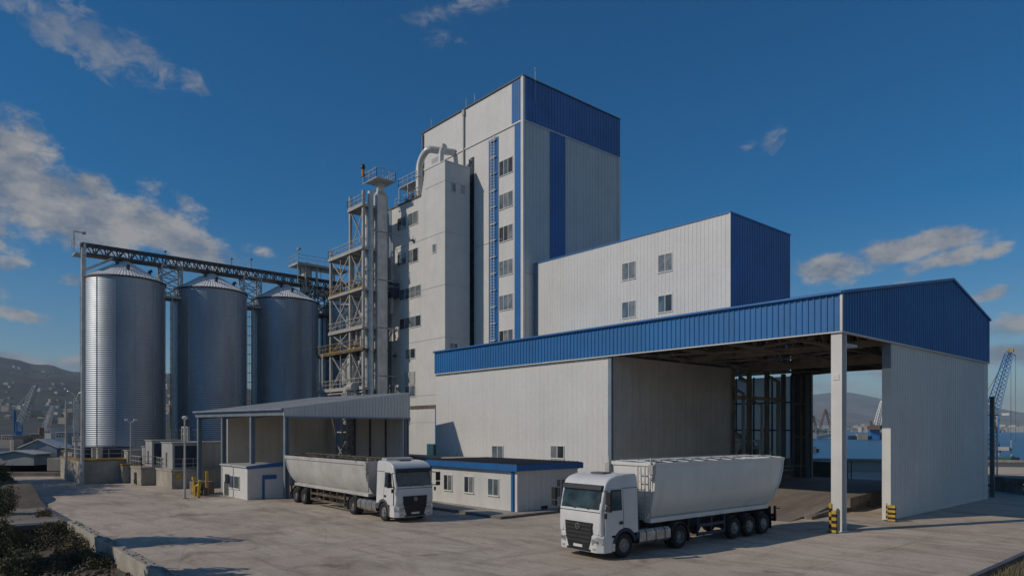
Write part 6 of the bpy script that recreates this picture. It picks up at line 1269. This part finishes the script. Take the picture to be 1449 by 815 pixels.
# ------------------------------------------------------------------ shrubs, trees, dry grass
def leaves(mb, rng, c, R, n, size, cl=26):
    cents=[]
    for i in range(cl):
        v=Vector((rng.gauss(0,1),rng.gauss(0,1),rng.gauss(0,.8))).normalized()*rng.uniform(.35,1.0); cents.append(Vector((c[0]+v.x*R[0],c[1]+v.y*R[1],c[2]+v.z*R[2])))
    for i in range(n):
        p=rng.choice(cents)+Vector((rng.gauss(0,.17*R[0]),rng.gauss(0,.17*R[1]),rng.gauss(0,.17*R[2])))
        a=Vector((rng.gauss(0,1),rng.gauss(0,1),rng.gauss(0,1))).normalized(); b=a.cross(Vector((rng.gauss(0,1),rng.gauss(0,1),rng.gauss(0,1)))).normalized(); s=size*rng.uniform(.6,1.4)
        mb.mi(0 if rng.random()<.72 else 1); mb.add([p-a*s,p+b*s*.42,p+a*s,p-b*s*.42],[(0,1,2,3)])
    return cents
def shrub(lab,u,v,z,R,n,m1,m2,size=.09,name='shrub',seed=1,grp='shrubs along the near yard edge',cl=30):
    rng=random.Random(seed); t=thing(name,lab,'shrub',(u,v,z),0,grp); m=MB(); c=(u,v,z+R[2]*.95); ce=leaves(m,rng,c,R,int(n*1.9),size*.68,cl); m.build('foliage',[m1,m2],t)
    m=MB()
    for p in ce: b=Vector((u+rng.uniform(-.15,.15)*R[0],v+rng.uniform(-.15,.15)*R[1],z-.1)); mid=b.lerp(p,.5)+Vector((rng.uniform(-.2,.2),rng.uniform(-.2,.2),.15)); q=p+(p-mid)*rng.uniform(.1,.5); m.tube([b,mid,p,q],[.03,.02,.012,.004],5)
    for i in range(60):
        p=rng.choice(ce); d=Vector((rng.gauss(0,1),rng.gauss(0,1),abs(rng.gauss(.6,.6)))).normalized()*rng.uniform(.2,.55)*R[2]; m.tube([p,p+d*.5,p+d+Vector((0,0,.05))],[.009,.006,.002],4)
    m.build('stem',BARK,t); return t
def tree(lab,u,v,z,h,R,n,seed,m1=LEAF3,m2=LEAF1):
    rng=random.Random(seed); t=thing('tree',lab,'tree',(u,v,z),0,'trees beyond the left end of the kerb'); m=MB(); ce=leaves(m,rng,(u,v,z+h*.62),R,n,.22,34); m.build('crown',[m1,m2],t)
    m=MB(); m.tube([(u,v,z-.2),(u+.1,v,z+h*.3),(u-.1,v+.1,z+h*.6)],[.28,.22,.12],8)
    for p in ce[:20]: b=Vector((u,v,z+h*rng.uniform(.25,.5))); m.tube([b,b.lerp(p,.55)+Vector((0,0,-.2)),p],[.1,.05,.015],5)
    m.build('trunk',BARK,t,smooth=50)
def plants():
    g=lambda px,py,z: gp(px,py,z)
    specs=[('dark olive bush with pale dry twigs at the lower left corner',-6,800,-1.7,(1.5,1.2,1.35),4600,LEAF1,LEAF2),('dense low dark bush in front of the sunken store',70,800,-1.8,(2.0,1.3,.75),4200,LEAF1,LEAF2),
     ('brown dry bush beside the teal box below the store wall',115,796,-1.8,(1.9,1.5,.95),3600,LEAF2,LEAF1),('reddish dry bush against the retaining wall near the store post',128,757,-1.6,(1.1,.8,1.0),2200,LEAF2,LEAF1),
     ('small dry brown bush at the foot of the retaining wall',178,806,-1.7,(1.3,.8,.75),2200,LEAF2,LEAF1),('tall greenish bush at the left picture edge beside the store roof',-6,752,-1.0,(1.1,1.0,1.6),3800,LEAF3,LEAF2),
     ('low tangled dry bush at the middle of the retaining wall',165,790,-1.3,(1.5,.7,.75),2400,LEAF2,LEAF1),('olive bush beside the pipe at the foot of the retaining wall',200,812,-1.3,(1.4,.7,.7),2400,LEAF1,LEAF2),('small reddish bush spilling over the retaining wall by the store slab',118,748,-.9,(.9,.7,.75),1800,LEAF2,LEAF1),('broad dark scrub bush in front of the teal box',30,818,-1.6,(1.9,.9,.7),3600,LEAF1,LEAF2),('low brown scrub bush right of the teal box',95,815,-1.4,(1.6,.9,.6),3000,LEAF2,LEAF1),('dark scrub bush between the store wall and the kerb',112,775,-1.2,(1.4,.9,.8),3000,LEAF1,LEAF2),('low dry bush half way along the retaining wall',150,785,-1.7,(1.2,.8,.8),1800,LEAF2,LEAF1)]
    for i,(lab,px,py,z,R,n,a,b) in enumerate(specs):
        u,v=g(px,py,z); v=min(v,6.75-R[1]*.8); shrub(lab,u,v,z-.1,R,n,a,b,seed=10+i)
    u,v=g(4,694,.0); shrub('dark spiky shrub on the yard edge at the far left',u,v-.6,-.2,(1.9,1.4,1.3),3000,LEAF1,LEAF3,.11,seed=31,cl=22); u,v=g(20,692,0); shrub('low dark shrub with bare twigs right of the dark spiky shrub',u,v-.8,-.3,(1.6,.9,.7),2200,LEAF1,LEAF2,.10,seed=32,cl=24)
    # trees standing just outside the left edge of the view; their shade lies on the yard
    for i,(u,v,h,R,lab) in enumerate(((-89,.2,13,(4.0,3.4,4.4),'tall bushy tree farthest along the kerb to the left'),(-81,-.4,13.5,(4.0,3.4,4.6),'tallest bushy tree of the three along the kerb'),(-73.5,-1.2,12.5,(3.6,3.0,4.2),'nearest of the three tall bushy trees along the kerb'),(-39.5,.2,10.5,(1.9,1.7,2.8),'small bushy tree behind the sunken store'),(-30,.2,8.2,(1.4,1.4,2.2),'smallest bushy tree, standing alone on the rough ground'))):
        tree(lab,u,v,-1.2,h,R,6500,50+i)
    rng=random.Random(77); m=MB()
    for i in range(5200):
        v=rng.uniform(20,40); u=-7.3-(max(0,v-36)*.12)+abs(rng.gauss(0,1.6)); h=rng.uniform(.08,.32); a=rng.uniform(0,6.3); dx,dy=cos(a)*.012,sin(a)*.012; lx,ly=rng.gauss(0,.08),rng.gauss(0,.08); z0=.0+.2*min(1,(u+7.4)/2)
        m.mi(0 if rng.random()<.7 else 1); m.add([(u-dx,v-dy,z0-.05),(u+dx,v+dy,z0-.05),(u+lx,v+ly,z0+h)],[(0,1,2)])
    for i in range(2600):
        u=rng.uniform(-46,-16); v=rng.uniform(1,6.7); h=rng.uniform(.15,.5); a=rng.uniform(0,6.3); dx,dy=cos(a)*.014,sin(a)*.014; lx,ly=rng.gauss(0,.13),rng.gauss(0,.13); z0=-1.75+1.15*smooth((v-2.0)/4)+.5*noise.noise((u*.13,v*.13,1))
        m.mi(0 if rng.random()<.4 else 1); m.add([(u-dx,v-dy,z0-.05),(u+dx,v+dy,z0-.05),(u+lx,v+ly,z0+h)],[(0,1,2)])
    o=m.build('dry_grass',[DRYG,LEAF2]); o['kind']='stuff'
    m=MB()
    for i in range(900):
        u=rng.uniform(-45,-14); v=rng.uniform(2,6.7); s=rng.uniform(.03,.16); z0=-1.75+1.15*smooth((v-2.0)/4)+.5*noise.noise((u*.13,v*.13,1)); m.hexa([(u-s,v-s,z0-.1),(u+s,v-s*.7,z0-.1),(u+s*.8,v+s,z0-.1),(u-s*.9,v+s*.8,z0-.1)],[(u-s*.6,v-s*.5,z0+s),(u+s*.5,v-s*.5,z0+s*.8),(u+s*.5,v+s*.6,z0+s*1.1),(u-s*.5,v+s*.5,z0+s*.7)])
    o=m.build('rubble',EARTH); o['kind']='stuff'
plants()
# ------------------------------------------------------------------ sea air
def haze():
    m=MB(); c=[W3(-11500,-2000),W3(11500,-2000),W3(11500,11500),W3(-11500,11500)]; m.prism([(x,y,-42) for x,y in c],(0,0,42+520)); 
    mt=bpy.data.materials.new('sea_air'); mt.use_nodes=True; nt=mt.node_tree; nt.nodes.remove(nt.nodes['Principled BSDF']); v=nt.nodes.new('ShaderNodeVolumePrincipled'); v.inputs['Color'].default_value=(.66,.83,1,1); v.inputs['Density'].default_value=HAZE; v.inputs['Anisotropy'].default_value=0
    nt.links.new(v.outputs[0], nt.nodes['Material Output'].inputs['Volume']); o=m.build('haze',mt); o['kind']='stuff'
HAZE=1.3e-4
haze()
